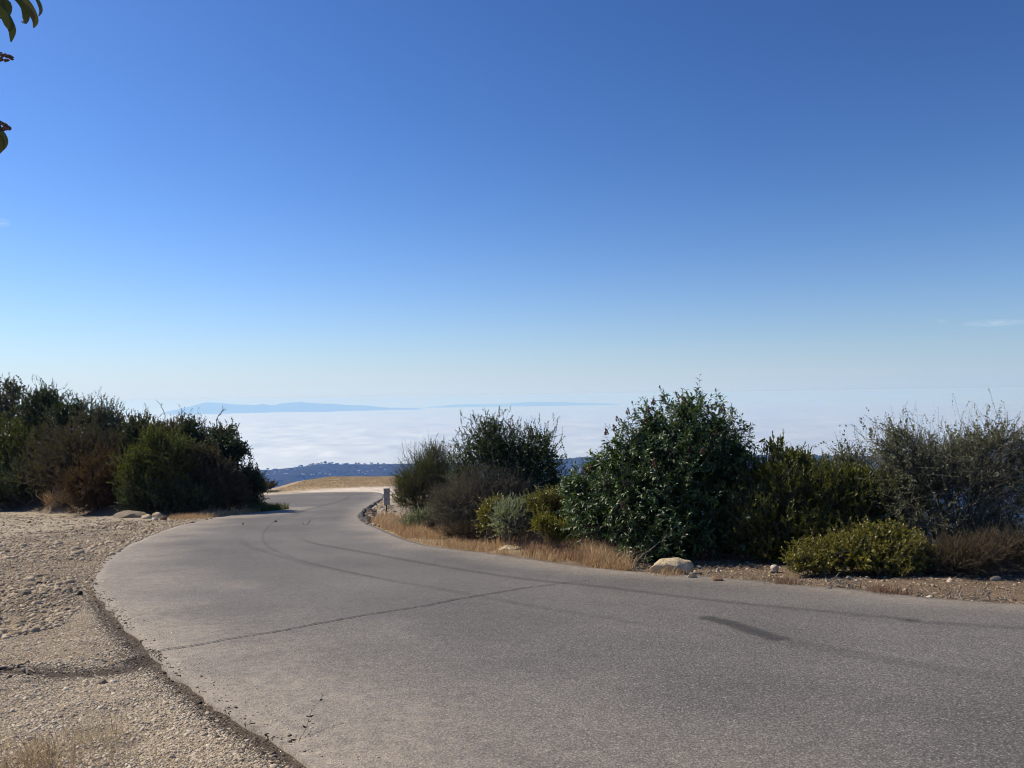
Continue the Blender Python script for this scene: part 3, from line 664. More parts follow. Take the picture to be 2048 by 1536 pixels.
o, off, info = shrub('sumac_bush', 'shorter lighter green sumac bush with brown seed heads, left shoulder of the tallest bush', 'sumac', 1205, 14.2,
    [(1200, 1010, 72, 66, 0, .8), (1165, 985, 40, 46, .2, .5), (1232, 1052, 66, 46, 0, .6), (1195, 945, 34, 34, .3, .4)], 1000, 60, 2, sprigs=24, stems=6, sprig_len=1.6, single=200)
add_panicles(o, off, info, [(1194, 908), (1205, 912), (1180, 922), (1172, 930), (1210, 955), (1178, 1042)], 14.2, 4)
for args in [
    ('oak_bush', 'tall dark green bush with two humps against the white fog, left of the tallest bush', 'oak', 1020, 19.5,
     [(985, 900, 80, 70, .2, 1.1), (1065, 915, 74, 70, .3, 1.0), (1025, 985, 95, 66, 0, 1.2), (930, 950, 38, 60, 0, .7), (1105, 970, 36, 52, .2, .7), (982, 852, 34, 26, .2, .5), (1072, 868, 34, 22, .2, .5)], 4200, 170, 3, dict(lower=10, sprigs=70, stems=9, sprig_len=1.25)),
    ('chamise_bush', 'olive grey needle leaved bush leaning over the white marker post', 'chamise', 845, 26.3,
     [(858, 955, 60, 66, .3, 1.1), (826, 985, 46, 48, 0, .8), (885, 985, 44, 50, .2, .9), (812, 965, 30, 40, .2, .6), (806, 1000, 26, 30, -.2, .5), (870, 905, 28, 28, .4, .6), (842, 1010, 40, 22, -.2, .7)], 4000, 130, 4, dict(sprigs=60, size=1.6, twigs=.4, sprig_len=1.2)),
    ('twiggy_bush', 'wide brown grey twiggy bush in front of the two humped dark bush', 'greytwig', 950, 18.6,
     [(950, 1000, 82, 56, 0, .9), (895, 1010, 44, 44, 0, .7), (1015, 995, 74, 54, .2, .8), (950, 1040, 96, 30, -.2, .8)], 3400, 120, 5, dict(sprigs=40, twigs=.6, size=1.15)),
    ('sage_bush', 'small silver leaved bush at the foot of the twiggy bush, above the straw grass', 'sage', 868, 20.6,
     [(862, 1046, 46, 28, 0, .4), (900, 1048, 32, 30, 0, .4), (826, 1052, 32, 18, 0, .3)], 1300, 34, 6, dict(tight=.25)),
    ('sage_bush', 'silver leaved bush between the two yellow green bushes', 'sage', 1022, 16.2,
     [(1018, 1042, 42, 36, 0, .4), (1050, 1034, 32, 36, .1, .4)], 1300, 34, 7, dict(tight=.25)),
    ('leafy_bush', 'small yellow green bush left of the silver leaved bush, below the twiggy bush', 'lemonade', 985, 16.8,
     [(985, 1032, 34, 36, .2, .4), (1000, 1016, 40, 24, .3, .4)], 760, 30, 8, {}),
    ('leafy_bush', 'yellow green bush right of the silver leaved bush', 'lemonade', 1100, 15.9,
     [(1100, 1024, 46, 40, .2, .5), (1075, 1014, 30, 28, .2, .4), (1136, 1050, 40, 34, .1, .4)], 1400, 44, 9, {}),
    ('bright_bush', 'low bright mustard green bush by the straw grass, left of the tallest bush', 'lime', 1100, 14.9,
     [(1088, 1050, 20, 22, 0, .3), (1124, 1062, 36, 14, 0, .3)], 520, 26, 10, {}),
    ('withered_bush', 'small brown withered bush between the silver leaved bushes', 'dead', 940, 17.6,
     [(935, 1062, 30, 16, 0, .3), (905, 1066, 20, 12, 0, .3)], 420, 20, 11, dict(size=1.2)),
    ('toyon_bush', 'dark olive bush with upright leaves touching the right side of the tallest bush', 'toyon', 1550, 13.0,
     [(1545, 960, 58, 62, .2, .8), (1580, 925, 40, 36, .3, .5), (1520, 1040, 60, 66, 0, .8), (1600, 1010, 56, 70, .1, .8), (1560, 1088, 90, 40, -.2, .7), (1550, 905, 30, 26, .2, .3), (1600, 945, 46, 40, .2, .5), (1510, 1095, 70, 34, -.1, .7), (1590, 1060, 70, 50, .1, .8)], 3600, 110, 12, dict(sprigs=36, sprig_len=1.5)),
    ('toyon_bush', 'olive bush with bronze leaf tips under the pale sapling, centre right', 'toyon', 1690, 12.6,
     [(1680, 1000, 70, 54, .2, .8), (1740, 1020, 44, 52, .2, .7), (1640, 960, 40, 30, .3, .5), (1700, 965, 56, 30, .3, .5), (1690, 1065, 100, 46, 0, .7), (1630, 985, 60, 56, .3, .7), (1765, 1050, 50, 50, .2, .7), (1660, 1105, 100, 26, .1, .6), (1795, 1005, 60, 66, .2, .7), (1735, 975, 50, 40, .2, .6)], 4400, 110, 13, dict(sprigs=30, sprig_len=1.4)),
    ('oak_sapling', 'thin pale sapling rising behind the bronze tipped olive bush', 'mahogany', 1705, 14.6,
     [(1690, 920, 34, 22, 0, .4), (1720, 925, 20, 22, 0, .3), (1705, 955, 34, 26, 0, .4)], 280, 22, 14, dict(sprigs=30, size=1.15, stems=4)),
    ('leafy_bush', 'low spreading glossy yellow green bush on the edge of the bare brown dirt', 'lemonade', 1720, 11.0,
     [(1725, 1100, 80, 40, 0, .6), (1650, 1108, 64, 34, .2, .5), (1800, 1100, 66, 44, 0, .5), (1770, 1072, 74, 34, .2, .5), (1850, 1112, 44, 34, .1, .4), (1690, 1090, 60, 30, .2, .4), (1612, 1112, 44, 24, .1, .4), (1880, 1108, 40, 34, .2, .4)], 3000, 100, 15, dict(lower=14, sprigs=20, sprig_len=1.3)),
    ('mahogany_bush', 'large airy grey green bush with long thin twigs at the right end of the row', 'mahogany', 1900, 12.2,
     [(1905, 945, 115, 80, .3, 1.0), (1820, 930, 70, 80, .2, .8), (1990, 870, 60, 56, .3, .6), (1800, 865, 60, 44, .3, .4), (2050, 900, 60, 70, .3, .7), (1752, 862, 30, 12, .2, .3), (1775, 885, 44, 22, .2, .4), (1990, 950, 70, 74, .3, .9), (1900, 1040, 130, 52, .1, 1.0), (2010, 1030, 70, 60, .2, .9), (1790, 890, 46, 40, .3, .5), (1860, 890, 50, 34, .3, .6), (1975, 880, 40, 40, .3, .6), (1825, 1030, 56, 50, 0, .7), (2090, 960, 70, 90, .4, 1.0), (1930, 880, 70, 46, .3, .6), (1880, 920, 130, 50, .3, .9), (1790, 985, 56, 60, .2, .7), (1960, 1070, 110, 44, 0, .9)],
     4700, 240, 16, dict(lower=16, sprigs=420, sprig_len=1.6, stems=12, tight=.25)),
    ('withered_bush', 'low brown withered bush under the airy grey green bush', 'dead', 1920, 10.9,
     [(1905, 1112, 66, 34, 0, .5), (1965, 1098, 60, 38, .1, .5), (2030, 1092, 50, 40, .1, .5)], 1800, 80, 17, dict(lower=8, sprigs=20, size=1.25)),
]:
    *a_, kw = args; nm, lab, spn, bpx, Yd, lob, nsh, K_, sd = a_
    shrub(nm, lab, spn, bpx, Yd, lob, nsh, K_, sd, **kw)

# ---- left bank
LG = 'scrub bushes on the left bank'
for nm, lab, spn, bpx, Yd, lob, nsh, K_, sd, kw in [
    ('dark_scrub', 'tallest dark bush at the left end of the skyline, wispy tips', 'far_grey', -20, 43,
     [(-10, 815, 60, 60, 0, 1.5), (30, 830, 44, 56, 0, 1.4), (-70, 820, 70, 70, 0, 1.6), (20, 770, 30, 28, 0, .7)], 1635, 60, 31, dict(lower=12, sprigs=70)),
    ('dark_scrub', 'second skyline bush from the left with a feathery double top', 'far_dark', 82, 41.2,
     [(78, 815, 40, 46, 0, 1.3), (98, 800, 30, 30, 0, 1.0), (60, 850, 40, 40, 0, 1.2)], 1121, 48, 32, dict(lower=10, sprigs=50)),
    ('dark_scrub', 'skyline bush with a leaf green patch, third from the left end', 'far_dark', 140, 40.2,
     [(132, 825, 34, 40, 0, 1.2), (155, 820, 26, 30, 0, 1.0), (130, 860, 44, 36, 0, 1.2)], 1004, 48, 33, dict(lower=14, sprigs=34)),
    ('dark_scrub', 'broad brownish dark bush at the middle of the left skyline', 'far_grey', 205, 38.6,
     [(195, 832, 44, 40, 0, 1.3), (228, 845, 34, 36, 0, 1.2), (190, 870, 50, 34, 0, 1.3)], 1402, 55, 34, dict(lower=18, sprigs=40)),
    ('dark_scrub', 'dark bush on the skyline left of the bare grey twig', 'far_dark', 285, 37,
     [(275, 840, 40, 36, 0, 1.2), (300, 855, 34, 34, 0, 1.2), (270, 880, 46, 34, 0, 1.2)], 1261, 52, 35, dict(lower=28, sprigs=40)),
    ('dark_scrub', 'brownish skyline bush with a bare grey twig slanting from its left side', 'far_brown', 340, 36.2,
     [(335, 845, 36, 34, 0, 1.2), (355, 860, 30, 34, 0, 1.1), (330, 880, 40, 34, 0, 1.2)], 1308, 52, 36, dict(lower=34, sprigs=34)),
    ('dark_scrub', 'dark bush with an upright tuft where the skyline meets the island', 'far_dark', 395, 35.6,
     [(385, 850, 34, 38, 0, 1.2), (408, 865, 30, 36, 0, 1.1), (380, 820, 18, 16, 0, .6), (390, 895, 44, 34, 0, 1.2)], 1495, 57, 37, dict(lower=38, sprigs=50)),
    ('dark_scrub', 'thin wispy bush against the white fog below the island', 'far_grey', 445, 35,
     [(440, 862, 24, 26, 0, .8), (455, 852, 18, 16, 0, .6), (430, 885, 30, 30, 0, .9)], 701, 36, 38, dict(lower=20, sprigs=40)),
    ('round_leaf_bush', 'black green bush with big round leaves jutting out over the fog', 'far_round', 458, 33.6,
     [(462, 900, 26, 26, 0, .8), (484, 900, 12, 18, 0, .4), (448, 925, 26, 24, 0, .8), (440, 895, 24, 28, 0, .7), (468, 935, 14, 16, 0, .5)], 770, 40, 39, dict(lower=4)),
    ('dark_scrub', 'olive topped dark bush at the left edge, below the skyline', 'far_olive', 20, 39.6,
     [(10, 890, 66, 52, 0, 1.3), (70, 900, 50, 46, 0, 1.2), (20, 950, 80, 50, -.6, 1.1), (-50, 910, 60, 60, 0, 1.3), (60, 865, 70, 40, 1.2, 1.0), (40, 930, 100, 50, 1.4, 1.0)], 3972, 114, 40, dict(lower=8, sprigs=40)),
    ('dark_scrub', 'greyish dark bush above the rust brown bush', 'far_brown', 165, 35.4,
     [(160, 890, 62, 44, 0, 1.2), (215, 895, 44, 40, 0, 1.1), (130, 940, 70, 50, .6, 1.1), (250, 905, 50, 50, .8, 1.1), (120, 885, 60, 45, 1.6, 1.0), (150, 935, 130, 50, 1.5, 1.0)], 3575, 106, 41, dict(lower=14, sprigs=30)),
    ('dark_scrub', 'shadowed dark bush between the blond bush and the left edge', 'far_dark', 60, 37.6,
     [(60, 965, 60, 40, 0, .9), (10, 985, 60, 34, 0, .9), (110, 980, 30, 34, 0, .8), (-60, 985, 60, 36, 0, .9)], 1869, 72, 42, {}),
    ('rust_bush', 'rust brown bush behind the blond dry plant', 'far_rust', 198, 32.9,
     [(195, 955, 50, 44, 0, 1.0), (220, 970, 40, 46, 0, .9), (160, 975, 34, 36, 0, .8), (195, 1000, 60, 26, 0, .8)], 2103, 72, 43, dict(sprigs=30)),
    ('olive_bush', 'rounded olive green bush with a lighter top, in the middle of the left bank', 'far_olive', 315, 32.0,
     [(318, 920, 56, 48, 0, 1.1), (285, 940, 44, 44, 0, 1.0), (355, 935, 36, 46, 0, 1.0), (315, 975, 66, 34, -.2, 1.0), (315, 885, 30, 20, 0, .6)], 2920, 91, 44, dict(sprigs=40)),
    ('brown_bush', 'reddish brown bush right of the olive green bush', 'far_brown', 410, 32.4,
     [(405, 930, 30, 34, 0, .9), (425, 945, 22, 36, 0, .8), (400, 965, 34, 30, 0, .8)], 1308, 52, 45, dict(sprigs=20)),
    ('dark_scrub', 'deep shaded bush at the road side below the olive green bush', 'far_dark', 340, 31.4,
     [(330, 995, 60, 28, 0, .8), (280, 1000, 40, 26, 0, .7), (390, 1000, 46, 28, 0, .7)], 1682, 67, 46, {}),
    ('brown_bush', 'withered brown bush on the bank by the road bend', 'far_brown', 452, 32.2,
     [(450, 965, 30, 36, 0, .8), (440, 1000, 36, 24, 0, .7), (470, 990, 24, 28, 0, .6)], 1448, 55, 47, dict(sprigs=20)),
    ('spiky_bush', 'small dark spiky bush at the right tip of the left bank', 'far_dark', 500, 34.6,
     [(497, 970, 24, 30, 0, .7), (512, 975, 14, 26, 0, .5), (490, 1000, 26, 20, 0, .6)], 981, 43, 48, dict(sprigs=40)),
    ('green_sprout', 'small fresh green plant at the shaded foot of the bank', 'lime', 283, 31.3,
     [(280, 990, 20, 18, 0, .4)], 60, 10, 49, dict(size=1.5)),
    ('blond_plant', 'blond dry plant of upright stalks in front of the shaded bushes', 'blond', 112, 34.9,
     [(100, 1006, 18, 16, 0, .5), (125, 1004, 22, 16, 0, .5)], 190, 18, 50, dict(stems=10)),
    ('brown_bush', 'brown and green bush beside the far left end of the grassy knoll', 'far_brown', 530, 55.5,
     [(528, 975, 20, 9, 0, .8), (545, 972, 10, 8, 0, .5), (515, 978, 16, 9, 0, .7)], 260, 20, 51, {}),
    ('straw_bush', 'small rounded straw coloured bush on the left slope of the grassy knoll', 'blond', 577, 60.5,
     [(577, 970, 8, 5, 0, .35), (572, 972, 6, 4, 0, .3)], 120, 10, 52, dict(size=.6)),
]:
    shrub(nm, lab, spn, bpx, Yd, lob, nsh, K_, sd, group=LG if nm == 'dark_scrub' else None, twigs=.25, **kw)

# bare twigs standing out of the crowns
def bare_branch(name, label, pts, Y, r0=.02, mat=M_PALEBARK, forks=4, seed=0, to_ground=True):
    g = np.random.default_rng(seed); P = np.array([at_depth(px, py, Y) for px, py in pts])
    if to_ground:
        P = np.vstack((np.array((P[0, 0] - .1, Y, gz(P[0, 0] - .1, Y) - .05)), P))
    off = P[0].copy(); Q = np.stack([np.interp(np.linspace(0, 1, 16), np.linspace(0, 1, len(P)), P[:, k]) for k in range(3)], -1) + g.normal(size=(16, 3)) * .012
    o = root(name, label, 'branch', off); V, F = tube(Q - off, np.linspace(r0, r0 * .25, 16), 5)
    link('stem', mesh_np('stem', V, F, mat), o)
    for k in range(forks):
        i = int(g.integers(9, 15)); d = unit(Q[15] - Q[8] + g.normal(size=3) * .5 * np.linalg.norm(Q[15] - Q[8])) * (.25 + .3 * g.random()) * np.linalg.norm(Q[15] - Q[8])
        t_ = np.linspace(0, 1, 5)[:, None]; V, F = tube(Q[i] - off + d * t_ + g.normal(size=(5, 3)) * .015, np.linspace(r0 * .45, r0 * .12, 5), 4)
        link('twig', mesh_np('twig', V, F, mat), o)
bare_branch('bare_branch', 'bare forked grey branch above the wispy bush, against the fog', [(432, 870), (434, 840), (437, 832), (444, 822), (450, 817)], 35.6, .035, plain_mat('grey_wood', (.2, .18, .16), (.28, .26, .24), 20), 6, 1)
bare_branch('bare_branch', 'bare straight twig slanting left above the left skyline', [(330, 830), (322, 810), (312, 800)], 37.6, .025, M_BARK, 2, 2)
bare_branch('bare_branch', 'pale dead branch in the shaded bushes above the rust brown bush', [(80, 885), (95, 872), (107, 862), (112, 850)], 38.4, .03, M_PALEBARK, 5, 3)
bare_branch('bare_branch', 'long thin leaning dead branch in front of the tallest bush', [(1275, 1118), (1310, 1090), (1345, 1068)], 12.4, .013, M_PALEBARK, 3, 4)
# dead white twigs, lower right
def dead_twigs(name, label, px, py, n, spread, hmax, seed, mat=M_PALEBARK):
    g = np.random.default_rng(seed); c = gp(px, py); parts = []
    for k in range(n):
        b0 = np.array((g.normal() * spread * .6, g.normal() * spread * .3, 0)); d = unit(np.array((g.normal() * .9, g.normal() * .4, .25 + .9 * g.random())))
        L = hmax * (.4 + .7 * g.random()); t_ = np.linspace(0, 1, 6)[:, None]
        P = b0 + d * L * t_ + g.normal(size=(6, 3)) * .03; P[:, 2] = np.maximum(P[:, 2], -.03); parts.append(tube(P, np.linspace(.008, .003, 6), 4))
        for q in range(2):
            i = int(g.integers(2, 5)); e = unit(d + g.normal(size=3) * .8) * L * .4; parts.append(tube(P[i] + e * np.linspace(0, 1, 4)[:, None], np.linspace(.005, .002, 4), 3))
    V, F = join(parts); o = root(name, label, 'dead bush', c); link('twigs', mesh_np('twigs', V, F, mat), o, kind='stuff')
dead_twigs('dead_bush', 'tangle of bleached bare twigs at the right edge beside the low withered bush', 2015, 1148, 26, .5, .42, 1)
dead_twigs('dead_bush', 'small heap of bleached twigs on the dirt at the road edge below the glossy bush', 1695, 1176, 16, .3, .16, 2)
dead_twigs('dead_bush', 'heap of grey twigs and bark by the road edge near the right frame edge', 1960, 1200, 18, .45, .13, 3)
dead_twigs('dead_bush', 'few dry bare stems under the tallest bush left of the boulder', 1270, 1135, 10, .3, .35, 4)

# ------------------------------------------------------------------ dry grass
def blades(pts, h, lean, wdt, g, tone0=.4):
    n = len(pts); a_ = g.random(n) * 6.283; l = lean * (.3 + g.random(n)); d = np.stack((np.cos(a_) * l, np.sin(a_) * l, np.ones(n)), -1); d = unit(d)
    s = np.stack((-np.sin(a_ + g.normal(size=n)), np.cos(a_ + g.normal(size=n)), np.zeros(n)), -1)
    hh = h * (.45 + .8 * g.random(n)); W = wdt * (.6 + .8 * g.random(n))
    B = pts; M = B + d * hh[:, None] * .6; T = B + d * hh[:, None] + np.stack((np.cos(a_), np.sin(a_), -.4 * np.ones(n)), -1) * (hh * l * .5)[:, None]
    V = np.stack((B - s * W[:, None], B + s * W[:, None], M + s * W[:, None] * .7, M - s * W[:, None] * .7, T), 1)
    F = np.array([(0, 1, 2), (0, 2, 3), (3, 2, 4)])[None] + (np.arange(n) * 5)[:, None, None]
    return V.reshape(-1, 3), F.reshape(-1, 3), np.repeat(np.clip(tone0 + .25 * g.normal(size=n), 0, 1), 5)
def poly_points(px_poly, n, seed, world=False, keep=None):
    g = np.random.default_rng(seed); P = np.array(px_poly if world else picks(px_poly)); lo_, hi_ = P.min(0), P.max(0); out = np.zeros((0, 2))
    while len(out) < n:
        q = lo_ + (hi_ - lo_) * g.random((n * 3, 2)); q = q[inside(q[:, 0], q[:, 1], P)]
        if keep is not None: q = q[keep(q[:, 0], q[:, 1], g)]
        out = np.vstack((out, q))
    q = out[:n]; return np.stack((q[:, 0], q[:, 1], GT(q[:, 0], q[:, 1]) - .003), -1)
def grass(name, mat, pieces, seed):
    g = np.random.default_rng(seed); Vs, Fs, Ts, o = [], [], [], 0
    for pts, h, lean, wdt in pieces:
        V, F, T = blades(pts, h, lean, wdt, g); Vs.append(V); Fs.append(F + o); Ts.append(T); o += len(V)
    return link(name, mesh_np(name, np.vstack(Vs), np.vstack(Fs), mat, {'tone': np.concatenate(Ts)}), None, kind='stuff')
off_road = lambda x, y, g: sdf(x, y, ROAD_POLY) > .02 + .25 * g.random(len(x)) ** 2
_rk = pick(1018, 1100)
clumpy = lambda x, y, g: (np.hypot(x - _rk[0], y - _rk[1] + .25) > .42) & (sdf(x, y, ROAD_POLY) > .03 + .2 * g.random(len(x)) ** 2) & (fbm(x * 2.2, y * 2.2, 5) + .75 * g.random(len(x)) > .36)
VERGE = [(740, 1048), (765, 1063), (830, 1088), (900, 1101), (1000, 1113), (1100, 1127), (1200, 1141), (1262, 1146), (1265, 1128), (1200, 1105), (1100, 1088), (1000, 1075), (900, 1062), (820, 1050), (775, 1040)]
grass('straw_grass', M_STRAW, [(poly_points(VERGE, 17000, 1, keep=clumpy), .17, .45, .0035), (poly_points([(740, 1045), (790, 1070), (850, 1082), (850, 1055), (775, 1035)], 3000, 2, keep=off_road), .3, .5, .005),
                              (poly_points([(1190, 1141), (1262, 1147), (1262, 1100), (1180, 1088), (1150, 1110)], 4200, 3, keep=clumpy), .36, .6, .003)], 1)
grass('brown_grass', M_BROWNGRASS, [(poly_points([(1000, 1100), (1100, 1118), (1260, 1142), (1262, 1085), (1120, 1070)], 7500, 4, keep=clumpy), .22, .5, .003),
                              (poly_points([(860, 1070), (1000, 1084), (1080, 1090), (1080, 1065), (900, 1055)], 3000, 14, keep=clumpy), .3, .45, .004)], 2)
grass('knoll_grass', M_PALESTRAW, [(poly_points([(-17.2, 54), (-17.2, 63), (-16, 67), (-10.5, 66.4), (-8, 61), (-9, 56.5), (-14, 57)], 17000, 5, True, keep=lambda x, y, g: g.random(len(x)) < np.clip((sdf(x, y, ROAD_POLY) - 1.5) / 4 + fbm(x * .4, y * .9, 3) * .8, 0, 1)), .10, .6, .009)], 3)
grass('foot_grass', M_STRAW, [(poly_points([(330, 1040), (380, 1040), (440, 1033), (520, 1024), (520, 1020), (440, 1027), (380, 1033)], 3200, 6, keep=off_road), .22, .5, .006)], 4)
grass('shade_weeds', M_WEED, [(poly_points([(500, 1025), (578, 1018.5), (566, 1014), (500, 1018)], 2600, 7, keep=off_road), .34, .3, .007), (poly_points([(250, 1033), (430, 1029), (480, 1022), (430, 1018), (250, 1024)], 700, 8), .45, .3, .008)], 5)
clump2 = lambda x, y, g: fbm(x * 3.1, y * 3.1, 12) + .5 * g.random(len(x)) > .3
grass('dry_stalks', M_PALESTRAW, [(poly_points([(100, 1545), (290, 1545), (275, 1455), (130, 1455)], 130, 61, keep=clump2), .20, .35, .0016), (poly_points([(-40, 1560), (130, 1560), (110, 1505), (-40, 1485)], 320, 62, keep=clump2), .15, .6, .0019), (poly_points([(300, 1545), (560, 1545), (500, 1480), (300, 1490)], 50, 63), .16, .4, .0015)], 16)
grass('sparse_dry_grass', M_PALESTRAW, [(poly_points([(120, 1536), (265, 1536), (260, 1470), (140, 1470)], 130, 9), .18, .3, .0012), (poly_points([(-40, 1560), (110, 1560), (100, 1500), (-40, 1490)], 260, 10), .13, .5, .0013), (poly_points([('w', -3, 3), ('w', -.8, 3), ('w', -.8, 3.9), ('w', -3, 3.9)], 500, 11), .10, .5, .0014)], 6)
def tuft(name, label, px, py, n, h, spread, mat, seed, lean=.55, wdt=.003):
    g = np.random.default_rng(seed); c = gp(px, py); pts = np.stack((g.normal(size=n) * spread, g.normal(size=n) * spread, np.full(n, -.01)), -1)
    V, F, T = blades(pts, h, lean, wdt, g, .3); o = root(name, label, 'grass tuft', c); link('blades', mesh_np('blades', V, F, mat, {'tone': T}), o, kind='stuff')
tuft('grass_tuft', 'brown grass tuft just right of the big tan boulder', 1420, 1122, 260, .24, .08, M_BROWNGRASS, 1)
tuft('grass_tuft', 'small brown tuft between the boulder tuft and the dark olive bush', 1472, 1122, 160, .15, .08, M_BROWNGRASS, 2)
tuft('grass_tuft', 'straw tuft growing against the front of the big tan boulder', 1338, 1152, 260, .13, .12, M_STRAW, 3)
tuft('grass_tuft', 'flat brown tuft on the road edge right of the brown rock', 1572, 1170, 260, .10, .10, M_BROWNGRASS, 4)
tuft('grass_tuft', 'brown tuft on the road edge below the glossy yellow green bush', 1775, 1188, 340, .14, .12, M_BROWNGRASS, 5)
tuft('grass_tuft', 'grey brown tuft at the front of the low glossy bush', 1756, 1140, 200, .12, .1, M_BROWNGRASS, 6)
tuft('grass_tuft', 'grey tuft below the smaller brown rock by the boulder', 1510, 1158, 220, .09, .1, M_PALESTRAW, 7)

# weed at the crumbled edge of the road, bottom
c = gp(598, 1485); tip = at_depth(642, 1392, c[1] + .35); parts = []; P = np.linspace(0, 1, 9)[:, None] * (tip - c) + np.array((0, 0, 0)); P[:, 0] += .01 * np.sin(np.linspace(0, 8, 9))
o = root('weed', 'thin dark leafy weed leaning from the cracked road edge at the bottom', 'weed', c)
V, F = tube(P, np.linspace(.0022, .001, 9), 4); link('stem', mesh_np('stem', V, F, M_BARK), o)
_lm = mesh_np('leaf', *leaf_shape('lance', .2), leaf_mat('weed_leaf', (.035, .03, .022), (.05, .045, .03), None, .6, .3, 0), {'tone': np.zeros(8)})
for k, (i, an) in enumerate([(8, .3), (8, 2.2), (7, .8), (6, 2.8), (5, 1.9), (4, .2), (4, 3.0), (3, .5), (2, 2.7), (2, .4)]):
    l = link('leaf', _lm, o); l.location = tuple(P[i]); l.rotation_euler = (0.3 * k, -.3, an); l.scale = (.022 + .004 * (k % 3),) * 3

# ------------------------------------------------------------------ rocks
def rock_mesh(name, size, seed, mat, sub=3, rough=.26, flat=.35, facets=9):
    import bmesh
    bm = bmesh.new(); bmesh.ops.create_icosphere(bm, subdivisions=sub, radius=1); V = np.array([v.co[:] for v in bm.verts]); F = np.array([[v.index for v in f.verts] for f in bm.faces]); bm.free()
    g = np.random.default_rng(seed); Nn = unit(V)
    for _ in range(facets):                                   # broken flat faces
        d = unit(g.normal(size=3)); k = .5 + .3 * g.random(); q = Nn @ d; V = np.where((V @ d > k)[:, None], V - np.outer(V @ d - k, d), V)
    q = Nn * 1.7 + g.random(3) * 50
    V = V * (1 + rough * (fbm(q[:, 0] + q[:, 2] * .7, q[:, 1] - q[:, 2] * .6, seed) + .5 * fbm(q[:, 0] * 3 - q[:, 2], q[:, 1] * 3 + q[:, 2], seed + 3)))[:, None]
    V[:, 2] = np.where(V[:, 2] < -flat, -flat + (V[:, 2] + flat) * .3, V[:, 2]); V = V * np.asarray(size, float)
    V[:, 2] -= V[:, 2].min()
    return mesh_np(name, V, F, mat, None, sub >= 4)
M_TANROCK = plain_mat('tan_sandstone', (.76, .62, .40), (.45, .35, .21), 6, .9, .2, .07)
M_GREYROCK = plain_mat('grey_sandstone', (.34, .28, .2), (.2, .17, .125), 5, .9, .2, .06)
M_BROWNROCK = plain_mat('brown_stone', (.28, .17, .1), (.18, .115, .075), 8, .9, .2, .02)
M_BLACKROCK = plain_mat('black_lump', (.02, .02, .02), (.045, .043, .04), 12, .8, .3, .01)
M_PALEROCK = plain_mat('pale_stone', (.66, .58, .46), (.48, .42, .34), 10, .9, .2, .01)
def rock(name, label, px, py, wpx, hpx, mat, seed, depth=.8, sink=.25, cat='rock', sub=3, group=None, rz=0, **kw):
    c = gp(px, py); k = np.linalg.norm(c - np.array((0, 0, EYE))) / FPX; wx_, hz_ = wpx * k / 2, hpx * k
    me = rock_mesh(name, (wx_, wx_ * depth, hz_ * .62 / (1 - sink)), seed, mat, sub, **kw)
    o = link(name, me, None, label=label, category=cat, group=group); o.location = (c[0], c[1] + wx_ * depth * .5, c[2] - hz_ / (1 - sink) * sink); o.rotation_euler = (0, 0, rz); return o
rock('boulder', 'big rounded tan boulder on the dirt in front of the tallest bush', 1345, 1149, 92, 31, M_TANROCK, 5, .55, .3, 'boulder', 4, facets=9, rough=.30)
rock('boulder', 'flat pale yellow boulder half sunk in the straw grass', 1018, 1099, 50, 12, M_TANROCK, 6, .6, .25, 'boulder', 3)
rock('boulder', 'low grey boulder on the gravel in front of the shaded bushes on the left', 250, 1037, 66, 11, M_GREYROCK, 7, .7, .3, 'boulder', 4, facets=8, rough=.26)
rock('rock', 'yellow block, highest of the rocks right of the low grey boulder', 313, 1036, 20, 9, M_TANROCK, 8)
rock('rock', 'rounded yellow rock touching the right end of the low grey boulder', 291, 1041, 20, 8, M_TANROCK, 9)
rock('rock', 'brown rock right of the yellow block at the end of the gravel', 325, 1042, 18, 8, M_BROWNROCK, 10)
rock('rock', 'small pale rock between the yellow rocks beside the gravel', 306, 1043, 16, 6, M_PALEROCK, 11)
rock('rock', 'round pale rock standing alone on the bare dirt under the dark olive bush', 1552, 1146, 18, 15, M_PALEROCK, 12, .9, .1)
rock('rock', 'angular tan rock below the right end of the big boulder', 1385, 1158, 18, 12, M_TANROCK, 13, .8, .1)
rock('rock', 'reddish brown slab at the road edge right of the big boulder', 1437, 1164, 24, 9, M_BROWNROCK, 14, .8, .1)
rock('rock', 'tan rock on the dirt halfway between the boulder and the round pale rock', 1437, 1147, 10, 9, M_TANROCK, 15)
rock('rock', 'pale block at the front of the glossy yellow green bush', 1796, 1146, 10, 8, M_PALEROCK, 16)
rock('rock', 'flat pale stone at the left foot of the glossy yellow green bush', 1685, 1138, 13, 6, M_PALEROCK, 17)
rock('rock', 'tan stone in the dirt below the pale block', 1775, 1153, 9, 7, M_TANROCK, 18)
rock('rock', 'dull red rock under the shade of the dark olive bush', 1560, 1124, 14, 9, M_BROWNROCK, 19)
rock('rock', 'wide tan stone on the dirt below the low withered bush', 1993, 1160, 20, 8, M_TANROCK, 20)
rock('rock', 'dark lump of broken asphalt by the left edge of the road', 157, 1193, 13, 8, M_BLACKROCK, 21, .8, .2)
rock('rock', 'larger black stone lying on the road in the bend', 551, 1045, 5, 4, M_BLACKROCK, 22, .9, .1, sub=2)
rock('rock', 'smaller black stone on the road left of the larger one', 486, 1050, 4, 3, M_BLACKROCK, 23, .9, .1, sub=2)
rock('rock', 'white stone on the crest of the grassy knoll', 681, 960, 7, 4, M_PALEROCK, 24, .8, .1, sub=2)
rock('rock', 'tan cobble lying on the pale chippings left of the dark rut', 204, 1373, 18, 8, M_GREYROCK, 25, .8, .2)
rock('rock', 'grey rough lump among the gravel left of the road', 48, 1200, 26, 11, M_GREYROCK, 26, .8, .2)
